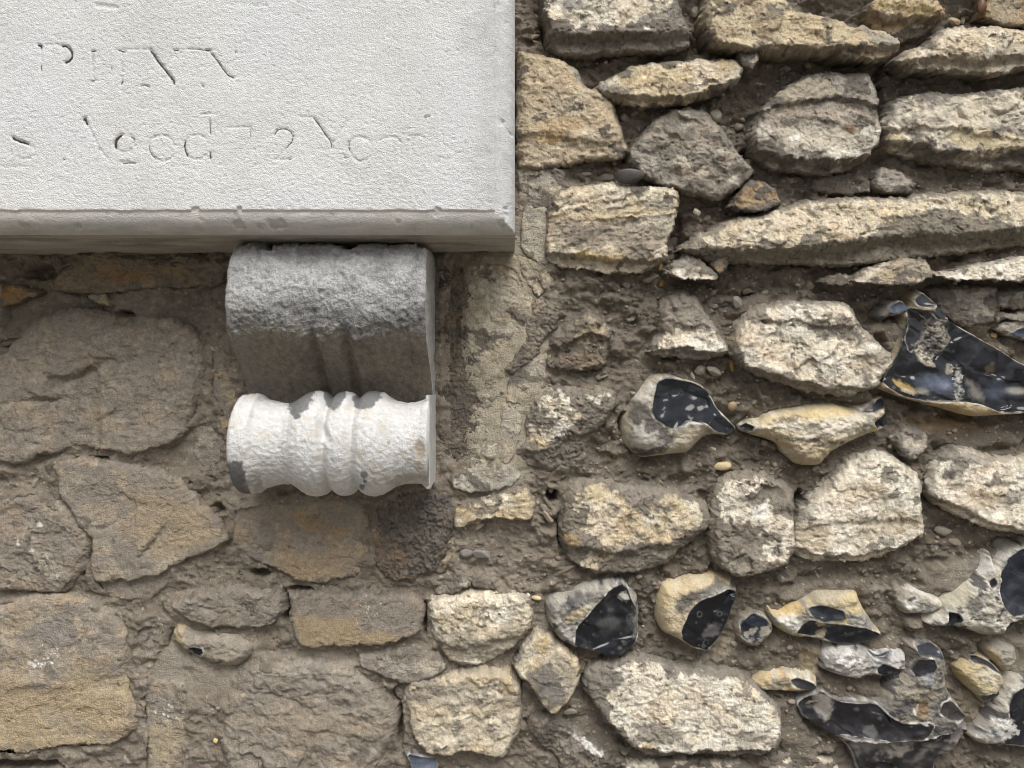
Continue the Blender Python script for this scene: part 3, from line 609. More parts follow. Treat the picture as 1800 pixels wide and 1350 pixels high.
# ------------------------------------------------------------------ stones, lower and left
stone("-60,640 0,620 42,572 92,546 150,540 222,560 300,554 344,580 362,640 350,700 334,738 333,760 306,786 270,802 227,806 189,796 136,791 75,803 40,821 13,824 -60,812", H=14, R=34, c='mort', c2=(.31, .265, .205), dq=-.4, m=-10, r=1.2, fa=1.2, wr=.8, st=.3, cell=70, 
      hops=[(88, 585, 16, 20, -30, 9), (150, 655, 60, 10, -25, -9), (60, 705, 55, 6, -5, -7), (270, 775, 60, 20, -8, 5)], led=[("-60,800 40,812 136,782 227,796 300,778 340,756", 12, 6), ("80,662 130,660 160,640 175,655", 7, 6)])
stone("-60,868 0,866 60,866 105,876 130,905 155,926 160,950 148,1000 130,1030 100,1046 60,1042 -60,1032", H=12, R=26, c=(.33, .285, .225), c2='mort', dq=.05, m=-10, r=.8, fa=1.1, wr=1.6, ops=[('E', 72, 922, 4, 4, 0, 'white', 1, 1, .8), ('E', 36, 952, 3, 6, 0, 'white', 1, 1, .7), ('E', 58, 966, 4, 3, 0, 'white', 1, 1, .7), ('E', 78, 984, 16, 4, -50, 'cream', 2, 4, .5)])
stone("94,810 146,803 206,813 262,826 317,837 345,876 378,907 405,950 373,969 317,991 300,1020 270,1050 230,1060 190,1052 165,1031 161,985 164,952 141,922 106,874", H=14, R=18, c=(.36, .305, .225), c2=(.31, .265, .205), dq=.02, m=-10, r=.6, fa=.7, wr=.9, p=3, cell=80,
      led=[("161,1020 230,1016 275,1008 320,984 405,950", 12, 6)], ops=[('P', "228,850 300,850 350,890 395,940 330,975 280,985 240,950", (.40, .30, .175), 12, 14, .55), ('E', 270, 955, 50, 7, -50, (.25, .215, .17), 3, 6, .6), ('P', "225,826 300,836 340,872 320,880 270,862 230,866", 'mort', 4, 6, .8)], hops=[(270, 955, 46, 7, -50, -6), (236, 900, 5, 60, 0, -4)])
stone("106,930 124,914 146,930 157,955 151,972 125,966 110,950", H=-2, R=16, c='mort', c2='grey', dq=.4, m=-14)
stone("404,880 430,872 480,866 600,868 642,880 651,930 649,975 641,1002 620,1032 560,1038 520,1028 480,1018 450,992 420,971 404,950", H=8, R=26, c=(.335, .265, .175), c2=(.29, .24, .18), dq=.1, m=-12, r=.7, fa=.7, wr=.7, ops=[('E', 545, 920, 40, 12, 20, (.36, .23, .09), 8, 10, .55), ('E', 560, 990, 60, 24, -10, (.40, .28, .14), 12, 12, .5), ('P', "404,880 430,872 520,866 560,880 500,910 470,930 440,940", 'mort', 8, 12, .6)], led=[("404,968 450,982 520,1014 560,1024 641,1006", 10, 6)])
stone("655,930 664,882 700,862 760,850 794,864 801,900 791,960 772,1001 720,1022 680,1020 655,990", H=6, R=24, c=(.19, .158, .122), c2=(.155, .135, .11), dc=(.13, .113, .093), dq=.25, m=-12, r=.6, fa=.5, wr=2.2, ops=[('E', 660, 942, 10, 18, 0, (.36, .23, .09), 4, 6, .6), ('E', 690, 975, 40, 12, 10, (.30, .2, .12), 8, 8, .4), ('P', "740,870 790,868 798,900 776,890", (.14, .13, .125), 4, 5, .7)])  # dark grey stone, coloured darker still for the shade under the corbel
stone("510,1046 558,1041 626,1043 702,1044 740,1056 745,1076 736,1112 698,1128 664,1132 601,1134 558,1138 531,1135 517,1118 510,1084", H=12, R=16, c='mort', c2=(.30, .255, .2), dq=-.3, m=-14, p=3, r=.5, fa=.5, wr=.9, ops=[('P', "516,1084 560,1082 600,1084 630,1086 632,1110 700,1112 690,1130 600,1136 530,1136", (.37, .27, .15), 3, 6, .85), ('D', 646, 1072, 24, 24, 22, (.6, .57, .5), 1.3)], g=(0, .03))
stone("750,1054 790,1044 828,1039 900,1039 931,1055 939,1080 926,1121 901,1142 862,1167 830,1174 790,1167 769,1142 756,1110", H=12, R=24, c='pale', c2='cream', dc=(.26, .22, .165), dq=.05, m=-16, g=(0, .06), r=.8, led=[("750,1118 800,1130 850,1124 900,1112 940,1100", 12, 16)], ops=[('P', "756,1110 800,1112 860,1104 930,1090 926,1121 862,1167 790,1167", (.30, .255, .185), 6, 16, .75), ('E', 800, 1085, 44, 14, -25, (.44, .35, .21), 6, 10, .6)], wr=1.4)
stone("634,1152 677,1142 735,1139 771,1151 786,1176 760,1192 714,1203 689,1195 651,1182 632,1169", H=8, R=16, c='mort', c2='lmort', dq=.25, m=-14, r=.6, ops=[('E', 760, 1172, 24, 10, 20, 'cream', 4, 9, .5), ('E', 730, 1148, 20, 8, 0, 'dgrey', 4, 6, .5)])
stone("392,1250 398,1212 430,1166 480,1156 540,1160 600,1166 640,1186 655,1202 691,1236 699,1262 691,1302 672,1332 640,1390 400,1390 384,1310", H=12, R=30, c=(.32, .275, .215), c2='mort', dq=.1, m=-8, r=1.3, fa=1.3, wr=.9, st=.5, g=(0, .02), ops=[('E', 540, 1270, 90, 30, 0, (.36, .29, .20), 14, 16, .4), ('E', 520, 1196, 60, 12, 15, (.22, .195, .165), 6, 12, .5), ('P', "440,1172 540,1162 620,1176 650,1200 600,1206 520,1190 450,1186", 'lmort', 5, 8, .6)], label='broad lumpy grey stone with sloping beds near the bottom edge')
stone("710,1212 725,1196 760,1191 800,1186 850,1176 890,1181 911,1196 917,1230 914,1266 907,1302 891,1332 850,1328 820,1317 790,1328 750,1328 728,1302 714,1266", H=14, R=22, c='cream', c2=(.50, .42, .29), dc=(.28, .24, .18), dq=.22, m=-16, r=.9, fa=1.1, ops=[('E', 790, 1225, 60, 20, 0, (.27, .24, .2), 8, 14, .55), ('E', 895, 1205, 12, 20, -10, (.58, .44, .22), 4, 6, .6), ('E', 760, 1290, 40, 20, 0, 'cream', 6, 14, .5), ('E', 890, 1250, 22, 30, 0, 'grey', 6, 10, .5)])
stone("296,1062 320,1045 370,1035 430,1030 480,1035 500,1050 501,1076 481,1097 430,1107 370,1102 320,1087", H=14, R=22, c=(.30, .26, .205), c2='mort', dq=.1, m=-12, r=1.2, fa=1.2, wr=1.4, st=.6)
stone("-60,1066 0,1060 60,1041 110,1040 150,1051 190,1070 222,1108 224,1150 219,1176 230,1220 245,1250 240,1282 210,1312 160,1322 100,1322 40,1332 -60,1322", H=12, R=30, c=(.33, .285, .225), c2=(.36, .29, .2), dq=-.3, m=-6, r=.8, fa=.7, wr=.7, cell=90, hops=[(60, 1200, 90, 14, 0, 5)],
      ops=[('P', "-60,1180 30,1190 90,1200 180,1180 220,1190 240,1250 230,1290 160,1318 40,1326 -60,1316", (.42, .315, .175), 34, 24, .8), ('E', 110, 1270, 50, 20, 20, (.36, .30, .22), 8, 10, .5), ('D', 66, 1166, 22, 12, 16, 'white', 2.4), ('D', 110, 1140, 40, 20, 8, 'white', 1.5), ('E', 90, 1180, 14, 7, 20, 'dgrey', 3, 4, .7), ('E', 100, 1110, 30, 26, 0, (.30, .27, .25), 8, 8, .4)], led=[("-60,1316 40,1322 100,1310 200,1304 245,1280", 12, 6), ("-60,1176 40,1186 110,1184 220,1180", 2.5, 16)])
stone("243,1200 290,1188 340,1208 366,1240 345,1275 332,1300 332,1390 246,1390 252,1300", H=4, R=24, c='mort', c2=(.34, .285, .21), dq=0, m=-6, r=.8, fa=.9, ops=[('E', 290, 1300, 34, 30, 0, (.40, .32, .19), 8, 12, .6), ('D', 302, 1252, 26, 12, 16, 'white', 1.7)])
stone("250,1080 275,1075 300,1085 296,1120 280,1150 262,1160 240,1130 232,1100", H=2, R=14, c='mort', c2='lmort', dq=.1, m=-8, r=.8, fa=1.5, cell=24)
stone("150,440 240,448 330,455 395,462 395,502 300,506 250,505 210,512 150,516 90,510 84,495 105,470", H=-6, R=16, c=(.27, .20, .115), c2=(.22, .175, .12), dq=.3, m=-26, r=.8, ops=[('E', 215, 488, 40, 8, 0, (.30, .155, .05), 6, 8, .6), ('E', 295, 478, 20, 10, 20, (.30, .22, .11), 5, 6, .5)])
stone("-60,500 0,498 40,502 66,512 40,528 0,540 -60,545", H=-6, R=14, c=(.30, .18, .07), c2=(.24, .16, .08), dq=.1, m=-28, r=.7)
stone("152,516 180,512 192,536 170,532 156,526", H=-10, R=7, c=(.42, .36, .2), c2='grey', dq=.0, m=-24)
stone("-60,590 0,592 40,582 42,594 20,606 -60,612", H=-12, R=8, c='grey', c2='tan', dq=.3, m=-26)
stone("366,600 396,580 420,640 440,690 420,740 390,760 378,720 362,690", H=2, R=14, c=(.37, .285, .175), c2='tan', dq=.05, m=-8, r=.6, fa=.5)
stone("336,744 365,722 396,742 410,800 400,838 366,838 340,800", H=0, R=14, c='mort', c2='lmort', dq=.1, m=-10, r=.6, fa=.6)
stone("318,838 345,820 372,842 366,858 340,868 322,858", H=2, R=14, c='mort', c2='grey', dq=.2, m=-10)
stone("690,1200 716,1206 722,1228 708,1232 694,1220", H=-8, R=9, c=(.38, .33, .25), c2='dgrey', dq=.2, m=-16)

# ------------------------------------------------------------------ flints
flint("1548,682 1565,656 1585,620 1598,590 1600,560 1606,546 1614,526 1632,518 1648,530 1660,544 1674,556 1676,568 1700,582 1732,600 1764,618 1800,642 1860,668 1860,730 1800,735 1760,738 1710,740 1670,728 1610,712 1568,698 1548,690", H=24, R=26, c=(.46, .36, .2), c2=(.38, .29, .16), blot=0, m=-24, p=2.2, sh=.3, g=(0, .03),
      fac=[dict(p="1550,676 1568,656 1588,618 1600,580 1604,546 1640,548 1672,560 1700,584 1762,618 1800,644 1860,670 1860,718 1800,728 1762,728 1720,710 1690,706 1640,708 1600,704 1572,690 1556,676", c=(.012, .0125, .015), bowl=5, g=(0, -.05), rip=.25, cloud=.8, cc=(.035, .036, .045), spots=14, hit=(1600, 560)),
           dict(p="1614,530 1632,520 1650,534 1660,542 1640,542 1618,540", c=(.03, .032, .038), bowl=2, g=(.1, -.1)), dict(p="1640,546 1660,542 1674,558 1674,568 1660,562", c=(.03, .03, .034), bowl=2, g=(.2, 0)),
           dict(p="1604,548 1620,552 1636,560 1636,580 1620,606 1606,620 1600,600 1608,580", c=(.035, .034, .038), bowl=3, g=(-.15, 0), rim=.4)],
      ops=[('E', 1640, 590, 1, 1, 0, 'black', 1, 0, 0), ('P', "1632,562 1650,566 1674,572 1678,596 1668,616 1650,622 1640,640 1620,628 1614,612 1634,596", (.24, .215, .17), 3, 6, .85, .3), ('E', 1650, 606, 16, 20, 20, (.07, .065, .06), 5, 7, .8, .3), ('P', "1618,612 1626,606 1640,624 1652,642 1640,646 1622,632", (.40, .36, .28), 2, 3, .8, .4), ('P', "1690,644 1698,646 1697,696 1686,704 1680,692 1688,664", (.30, .285, .25), 3, 4, .8, .3), ('P', "1704,668 1724,676 1736,704 1712,700", (.20, .185, .155), 7, 4, .65, .6),
           ('P', "1576,670 1590,668 1612,684 1618,694 1600,694 1584,684", (.36, .24, .07), 2, 3, .85, .4), ('E', 1600, 690, 12, 5, 20, (.40, .36, .27), 2, 2, .8, .4), ('E', 1626, 688, 12, 6, 5, (.24, .22, .18), 4, 1, .8, .7), ('E', 1656, 674, 28, 13, 10, (.13, .155, .21), 11, 3, .75), ('E', 1668, 678, 10, 5, 0, (.25, .28, .34), 5, 2, .6), ('E', 1792, 687, 20, 6, 0, (.36, .34, .29), 4, 0, .8, .7), ('E', 1762, 688, 20, 12, 0, (.085, .10, .14), 10, 3, .7), ('E', 1750, 648, 9, 7, 0, (.12, .09, .06), 3, 2, .7), ('E', 1678, 648, 7, 10, 20, (.30, .27, .2), 2, 3, .8, .3), ('E', 1612, 664, 4, 3, 0, (.4, .42, .44), 1, 0, .7)],
      hops=[(1640, 600, 20, 24, 0, -5)], lump=1.5, rgh=[("1632,562 1650,566 1674,572 1678,596 1668,616 1650,640 1640,640 1616,626 1614,612 1634,596", 2.5), ("1676,640 1704,640 1702,702 1680,704", 2)], label='big three-cornered black flint with a pale hollow, at the end of the big cream block')
flint("1546,556 1556,538 1575,526 1592,528 1604,544 1590,552 1570,556 1556,566", H=4, R=12, c='cortg', c2='mid', m=-26, fac=[dict(p="1562,540 1580,530 1596,534 1602,546 1580,550 1566,552", c='lblu', cc='blu', bowl=2, g=(0, .2))], label='small bluish flint chip beside the tip of the big black flint')
flint("1772,586 1800,572 1860,570 1860,600 1800,598", H=-4, R=10, c='mid', c2='smoke', m=-26, fac=[dict(p="1776,586 1800,576 1860,574 1860,594 1800,594", c='blu', bowl=2)])
flint("1097,762 1100,735 1115,705 1135,680 1150,662 1180,661 1216,671 1241,680 1256,700 1266,720 1291,745 1301,756 1291,769 1262,768 1242,772 1226,788 1212,801 1172,805 1132,810 1111,797 1100,781", H=22, R=34, c=(.50, .44, .33), c2=(.40, .34, .25), blot=-.05, m=-20,
      fac=[dict(p="1156,672 1176,664 1220,674 1250,689 1258,711 1276,735 1299,755 1291,767 1262,762 1241,744 1212,741 1196,750 1181,755 1152,736 1143,720 1149,698", c=(.011, .012, .015), cc=(.02, .024, .032), cloud=.6, bowl=5, g=(0, -.04), spots=4, rim=1.6)],
      ops=[('P', "1104,740 1118,706 1140,690 1142,720 1176,752 1186,770 1170,790 1130,802 1112,792", (.06, .058, .058), 6, 8, .85, 'pre'), ('P', "1112,750 1132,740 1140,760 1164,770 1160,786 1130,790 1112,778", (.50, .46, .40), 4, 8, .8, 'pre'), ('E', 1145, 798, 22, 6, -12, 'smoke', 3, 4, .8, 'pre'), ('P', "1118,700 1150,664 1152,690 1140,706 1128,708", (.62, .58, .5), 3, 3, .8, 'pre'), ('P', "1186,756 1230,748 1226,786 1205,800 1180,798", (.46, .40, .30), 4, 4, .7, 'pre')],
      hops=[(1140, 770, 34, 30, 0, 8)], lump=2.0, label='rounded flint with a smooth black face and pale bulging rim')
flint("1301,750 1312,741 1340,738 1352,729 1392,722 1430,715 1470,712 1502,721 1530,716 1550,701 1564,700 1565,746 1556,761 1522,771 1491,787 1466,801 1450,823 1410,823 1391,806 1371,781 1341,771 1311,763", H=20, R=28, c=(.54, .45, .29), c2=(.62, .55, .42), blot=-.1, m=-20,
      fac=[dict(p="1514,726 1532,718 1552,704 1563,702 1563,718 1535,726", c=(.03, .033, .042), bowl=2, g=(0, .2), rim=.6), dict(p="1535,742 1563,724 1564,748 1545,756", c='black', bowl=2, g=(.2, 0), rim=.4), dict(p="1304,752 1314,745 1328,750 1324,759 1310,759", c='black', bowl=4, rim=1.4)],
      ops=[('P', "1340,742 1380,728 1440,718 1480,716 1500,728 1450,734 1400,738", (.60, .46, .22), 4, 6, .7, 'pre'), ('P', "1365,748 1400,738 1460,740 1510,732 1520,756 1460,768 1400,772", (.64, .58, .48), 5, 10, .8, 'pre'), ('E', 1440, 776, 60, 5, 4, 'smoke', 2, 5, .8, 'pre'), ('E', 1385, 738, 30, 4, -8, 'smoke', 2, 4, .7, 'pre'), ('E', 1520, 748, 10, 18, 30, (.2, .19, .18), 4, 6, .6, 'pre'), ('P', "1380,780 1440,778 1480,780 1450,820 1410,822", (.38, .30, .19), 6, 6, .7, 'pre')],
      hops=[(1440, 745, 90, 22, 2, 6)], lump=3.5, label='long knobbly cream flint with black tips at both ends')
flint("958,1066 968,1056 1021,1040 1061,1028 1091,1023 1107,1034 1124,1055 1126,1080 1125,1131 1097,1160 1065,1160 1046,1150 1008,1143 983,1133 967,1107", H=22, R=22, c=(.40, .37, .31), c2=(.26, .24, .21), blot=.05, m=-16,
      fac=[dict(p="1076,1033 1092,1026 1104,1036 1112,1060 1123,1080 1122,1130 1096,1157 1066,1157 1047,1147 1010,1138 1012,1104 1042,1070", c=(.012, .013, .016), cc=(.10, .10, .10), cloud=.75, bowl=6, g=(.02, 0), spots=20, rim=1.2)],
      ops=[('E', 1012, 1080, 24, 7, -35, (.48, .38, .22), 3, 5, .8, 'pre'), ('E', 1010, 1056, 34, 9, -22, 'smoke', 4, 6, .7, 'pre'), ('E', 996, 1110, 18, 12, 30, (.45, .43, .4), 4, 6, .7, 'pre'), ('E', 1098, 1050, 9, 8, 30, 'white', 3, 6, .75), ('P', "1112,1056 1124,1070 1124,1110 1114,1130 1116,1090", (.2, .19, .18), 3, 6, .7, .3)], jag=.6, label='square flint with a spotted black face above the kite-shaped stone')
flint("1158,1062 1167,1031 1202,1025 1252,1015 1289,1022 1301,1040 1294,1066 1289,1086 1273,1122 1251,1153 1220,1148 1197,1132 1167,1119 1157,1094", H=22, R=26, c=(.56, .47, .32), c2=(.50, .40, .25), blot=-.15, m=-16,
      fac=[dict(p="1257,1046 1280,1036 1298,1042 1291,1066 1286,1086 1270,1120 1250,1149 1222,1141 1201,1128 1196,1108 1211,1073 1231,1054", c=(.008, .009, .012), cc=(.03, .03, .033), cloud=.4, bowl=5, g=(.05, 0), spots=12, rim=1.7)],
      ops=[('P', "1190,1046 1230,1034 1270,1020 1294,1030 1290,1044 1240,1046 1205,1070 1196,1084 1188,1066", (.09, .087, .08), 5, 8, .85, 'pre'), ('E', 1255, 1040, 26, 6, -12, (.44, .42, .37), 3, 5, .6, 'pre'), ('E', 1254, 1112, 16, 12, -20, (.15, .14, .14), 5, 6, .8), ('E', 1170, 1050, 10, 20, 10, (.58, .45, .24), 5, 5, .6, 'pre')], lump=2, label='flint with an oval black face in a cream rim, right of the square flint')
flint("1293,1107 1305,1085 1325,1076 1350,1085 1364,1096 1360,1121 1341,1140 1325,1142 1300,1130", H=8, R=20, c=(.30, .26, .2), c2=(.22, .19, .15), blot=.0, m=-16, fac=[dict(p="1303,1096 1325,1080 1350,1090 1358,1106 1340,1122 1322,1130 1304,1120", c=(.014, .017, .027), bowl=3, spots=3, rim=.3)], ops=[('P', "1304,1112 1318,1112 1320,1102 1332,1104 1326,1116 1312,1122", (.30, .27, .21), 1.5, 3, .85, .1), ('E', 1344, 1110, 12, 8, -30, (.30, .27, .21), 2, 4, .8, .1)])
flint("1354,1070 1366,1082 1410,1060 1438,1043 1471,1041 1512,1042 1522,1070 1542,1103 1557,1119 1546,1130 1511,1138 1471,1138 1433,1128 1395,1125 1364,1106 1354,1086", H=14, R=22, c=(.56, .45, .25), c2=(.34, .31, .25), blot=0, m=-16,
      fac=[dict(p="1398,1112 1410,1096 1422,1086 1452,1094 1487,1098 1521,1104 1555,1120 1545,1129 1511,1136 1472,1135 1440,1120 1420,1118", c='black', bowl=3, spots=3, g=(0, -.1)), dict(p="1418,1067 1446,1062 1481,1073 1487,1088 1452,1092 1426,1082", c=(.03, .034, .042), bowl=4, cc=(.08, .085, .095), g=(0, .15))],
      ops=[('P', "1372,1056 1420,1040 1512,1040 1520,1066 1480,1060 1430,1052 1410,1066", 'lmort', 4, 6, .7, 'pre'), ('P', "1474,1046 1514,1046 1518,1074 1496,1082 1478,1066", (.58, .46, .26), 3, 4, .8, 'pre'), ('P', "1490,1078 1522,1076 1545,1108 1520,1102 1492,1096", (.22, .225, .235), 3, 6, .7, .6), ('P', "1356,1072 1410,1062 1412,1080 1372,1084", (.56, .40, .18), 3, 4, .8, 'pre'), ('E', 1392, 1096, 22, 12, 30, 'white', 4, 6, .7, 'pre'), ('E', 1446, 1114, 9, 8, 0, (.36, .30, .2), 2, 3, .8, .2), ('E', 1440, 1096, 8, 4, 20, (.4, .33, .2), 2, 3, .7, .2)], lump=3, label='flint with amber crust on top and a black lower face')
flint("1581,1062 1590,1041 1605,1035 1630,1045 1666,1062 1656,1076 1630,1083 1595,1083", H=4, R=16, c=(.42, .38, .31), c2=(.30, .27, .22), blot=0, m=-14, ops=[('E', 1602, 1060, 12, 14, 10, 'white', 4, 5, .7, 'pre'), ('E', 1630, 1072, 12, 8, 0, (.5, .5, .48), 3, 4, .7, 'pre'), ('E', 1604, 1054, 7, 4, -30, 'dgrey', 2, 2, .9, 'pre'), ('P', "1588,1038 1612,1034 1664,1062 1650,1062 1610,1042", (.6, .57, .5), 2, 4, .7, 'pre')])
flint("1633,1103 1658,1078 1670,1062 1700,1040 1728,1012 1745,982 1752,975 1757,1000 1776,980 1800,964 1860,950 1860,1096 1800,1098 1785,1111 1765,1124 1740,1126 1710,1114 1680,1107 1650,1110", H=24, R=26, c=(.52, .47, .37), c2=(.62, .58, .5), blot=.02, m=-18,
      fac=[dict(p="1758,1008 1776,986 1800,970 1860,956 1860,1076 1800,1081 1778,1083 1762,1068 1754,1044", c=(.016, .019, .027), cc=(.05, .055, .065), cloud=.6, bowl=5, rim=1.8, g=(.05, -.02)), dict(p="1668,1076 1684,1078 1692,1090 1670,1104 1662,1098 1668,1086", c='black', bowl=6, rim=1.8), dict(p="1766,1100 1780,1092 1795,1094 1786,1108 1768,1118 1764,1110", c='smoke', bowl=6, rim=1.6), dict(p="1736,1020 1746,1012 1750,1026 1740,1036", c=(.03, .03, .035), bowl=4)],
      ops=[('E', 1712, 1068, 26, 16, 30, (.09, .083, .075), 7, 12, .8, 'pre'), ('P', "1726,1016 1746,982 1752,980 1750,1010 1738,1014", 'white', 3, 5, .85, 'pre'), ('E', 1690, 1050, 26, 12, -40, (.62, .56, .42), 5, 6, .6, 'pre'), ('E', 1742, 1112, 30, 10, 0, (.26, .23, .18), 6, 8, .6, 'pre')], label='pale knobbly flint with a dark smooth face at the right edge')
flint("1447,1162 1458,1141 1511,1137 1541,1154 1569,1145 1599,1151 1600,1187 1589,1198 1559,1195 1536,1193 1511,1201 1481,1193 1447,1182", H=10, R=20, c=(.44, .42, .40), c2=(.30, .28, .26), blot=.02, m=-16,
      fac=[dict(p="1541,1172 1552,1166 1580,1176 1598,1180 1590,1194 1562,1192 1542,1184", c='black', bowl=3, spots=2), dict(p="1530,1148 1545,1156 1560,1150 1575,1146 1560,1160 1540,1160", c=(.05, .053, .06), bowl=2)],
      ops=[('E', 1490, 1154, 34, 10, 8, 'white', 5, 8, .7, 'pre'), ('E', 1490, 1154, 20, 3, 10, 'dgrey', 2, 4, .7, 'pre'), ('E', 1505, 1182, 44, 10, 5, (.40, .36, .31), 5, 6, .6, 'pre'), ('E', 1578, 1160, 16, 12, 0, (.5, .47, .45), 4, 6, .8, .1), ('E', 1592, 1184, 4, 5, 0, 'white', 1, 1, .7)], lump=4, label='grey streaked flint lying above the largest flint of the lower corner')
flint("1598,1136 1618,1132 1641,1131 1662,1146 1672,1167 1671,1211 1683,1232 1709,1268 1700,1276 1714,1284 1698,1308 1678,1328 1653,1342 1650,1390 1520,1390 1501,1326 1476,1303 1446,1288 1415,1268 1404,1245 1426,1229 1451,1218 1471,1232 1486,1238 1516,1234 1551,1234 1563,1210 1580,1194 1602,1170", H=18, R=30, c=(.30, .265, .20), c2=(.17, .158, .14), blot=.08, m=-16,
      fac=[dict(p="1408,1246 1428,1232 1450,1222 1470,1236 1488,1240 1540,1238 1566,1262 1590,1272 1628,1268 1640,1272 1628,1296 1560,1304 1500,1298 1470,1300 1446,1286 1418,1266", c=(.018, .017, .02), cc=(.05, .046, .046), cloud=.6, bowl=6, spots=7, rim=.9),
           dict(p="1484,1304 1560,1306 1630,1300 1690,1284 1708,1288 1694,1308 1674,1326 1650,1340 1640,1388 1525,1388 1504,1324", c=(.024, .023, .025), cc=(.22, .20, .18), cloud=.95, bowl=4, spots=10, rim=.8, g=(0, .05)),
           dict(p="1612,1160 1640,1158 1646,1172 1632,1190 1610,1192 1604,1178", c=(.02, .02, .023), bowl=4, rim=.4), dict(p="1612,1136 1640,1134 1660,1148 1664,1164 1640,1154 1616,1152", c=(.045, .05, .06), bowl=2, rim=.3),
           dict(p="1656,1236 1674,1232 1706,1266 1690,1270 1662,1262 1650,1250", c=(.04, .035, .03), bowl=5, rim=1.4)],
      ops=[('P', "1432,1232 1452,1224 1470,1236 1470,1256 1458,1276 1444,1262", (.28, .255, .225), 4, 4, .8, .5), ('E', 1531, 1290, 13, 12, 0, (.15, .145, .145), 3, 2, .7), ('P', "1610,1240 1616,1236 1606,1256 1600,1250", 'white', 1, 2, .9, .2), ('E', 1622, 1270, 6, 3, 20, 'white', 1, 2, .8, .2), ('E', 1590, 1236, 18, 16, 20, (.06, .058, .06), 5, 6, .7, .5), ('E', 1618, 1246, 10, 14, 0, (.2, .10, .03), 3, 6, .6, .4), ('E', 1634, 1190, 14, 8, -40, (.30, .30, .31), 3, 6, .7, .3), ('E', 1682, 1300, 14, 12, -30, (.36, .32, .29), 4, 6, .7, .4), ('E', 1582, 1322, 26, 12, -20, (.33, .29, .25), 6, 8, .7, .4)],
      label='large irregular flint with several dark glossy faces at the bottom')
flint("1324,1200 1345,1184 1380,1182 1420,1184 1441,1195 1441,1216 1405,1222 1360,1218 1335,1217", H=6, R=16, c=(.56, .50, .38), c2=(.48, .36, .2), blot=.0, m=-16, fac=[dict(p="1388,1196 1402,1190 1424,1198 1438,1208 1430,1214 1402,1210", c=(.03, .033, .035), bowl=3, rim=1.7)], ops=[('E', 1368, 1198, 18, 7, 10, (.15, .14, .13), 4, 6, .7, 'pre')])
flint("1683,1176 1700,1165 1720,1154 1745,1165 1766,1185 1774,1205 1762,1216 1764,1226 1735,1242 1722,1226 1700,1206 1687,1191", H=12, R=18, c=(.50, .42, .26), c2=(.42, .32, .17), blot=-.05, m=-16, fac=[dict(p="1708,1160 1722,1157 1745,1167 1766,1190 1752,1182 1736,1172 1716,1168", c=(.03, .03, .033), bowl=2, g=(0, .2)), dict(p="1724,1224 1742,1218 1760,1216 1760,1226 1736,1238", c=(.05, .048, .045), bowl=3)], ops=[('E', 1736, 1188, 22, 14, 30, (.60, .55, .44), 5, 8, .6, 'pre')])
flint("1711,1302 1728,1278 1744,1256 1758,1230 1774,1205 1788,1193 1860,1196 1860,1325 1800,1322 1760,1318 1730,1315", H=16, R=24, c=(.52, .48, .4), c2=(.40, .36, .3), blot=.12, m=-16, fac=[dict(p="1770,1240 1780,1216 1800,1210 1860,1210 1860,1300 1800,1312 1768,1308 1756,1296 1772,1268", c='black', bowl=5, cc='smoke', spots=3)], ops=[('E', 1764, 1268, 14, 9, 20, 'white', 3, 6, .85, .2), ('E', 1770, 1290, 16, 8, -20, (.6, .57, .52), 2, 10, .8, .2), ('E', 1745, 1290, 20, 10, 0, (.20, .21, .21), 5, 8, .6, .3)], label='black and white flint at the lower right edge')
flint("1735,1142 1760,1134 1790,1138 1796,1165 1775,1188 1764,1178 1748,1164", H=2, R=16, c=(.34, .31, .26), c2='lmort', blot=-.3, m=-18, ops=[('E', 1752, 1160, 6, 20, -30, (.5, .34, .14), 3, 4, .6, 'pre')])
flint("297,1112 308,1098 324,1100 344,1116 384,1110 420,1117 446,1135 441,1156 415,1177 380,1177 345,1161 320,1146 304,1131", H=14, R=24, c=(.31, .27, .215), c2=(.34, .30, .24), blot=-.4, m=-8, fac=[dict(p="330,1140 344,1138 356,1140 358,1148 350,1156 340,1152", c='black', bowl=4, rim=1.6)], ops=[('P', "298,1112 310,1098 322,1104 326,1130 348,1152 340,1160 312,1136", (.45, .36, .22), 2, 5, .85, 'pre'), ('E', 388, 1160, 20, 8, 10, (.42, .35, .23), 4, 6, .7, 'pre'), ('E', 378, 1164, 14, 6, -15, (.10, .09, .08), 2, 4, .9, 'pre')], label='slurry-covered flint with a small black chipped eye')
flint("708,1324 726,1320 748,1330 766,1336 772,1352 760,1390 730,1390 718,1348", H=6, R=12, c=(.30, .29, .28), c2='mid', m=-16, fac=[dict(p="716,1326 746,1334 768,1338 764,1386 734,1386 724,1350", c=(.10, .12, .16), cc=(.22, .25, .31), cloud=.9, bowl=3, g=(.1, .1))], label='blue-grey flint chip at the bottom edge')
print('stones', round(time.time() - T0, 1))
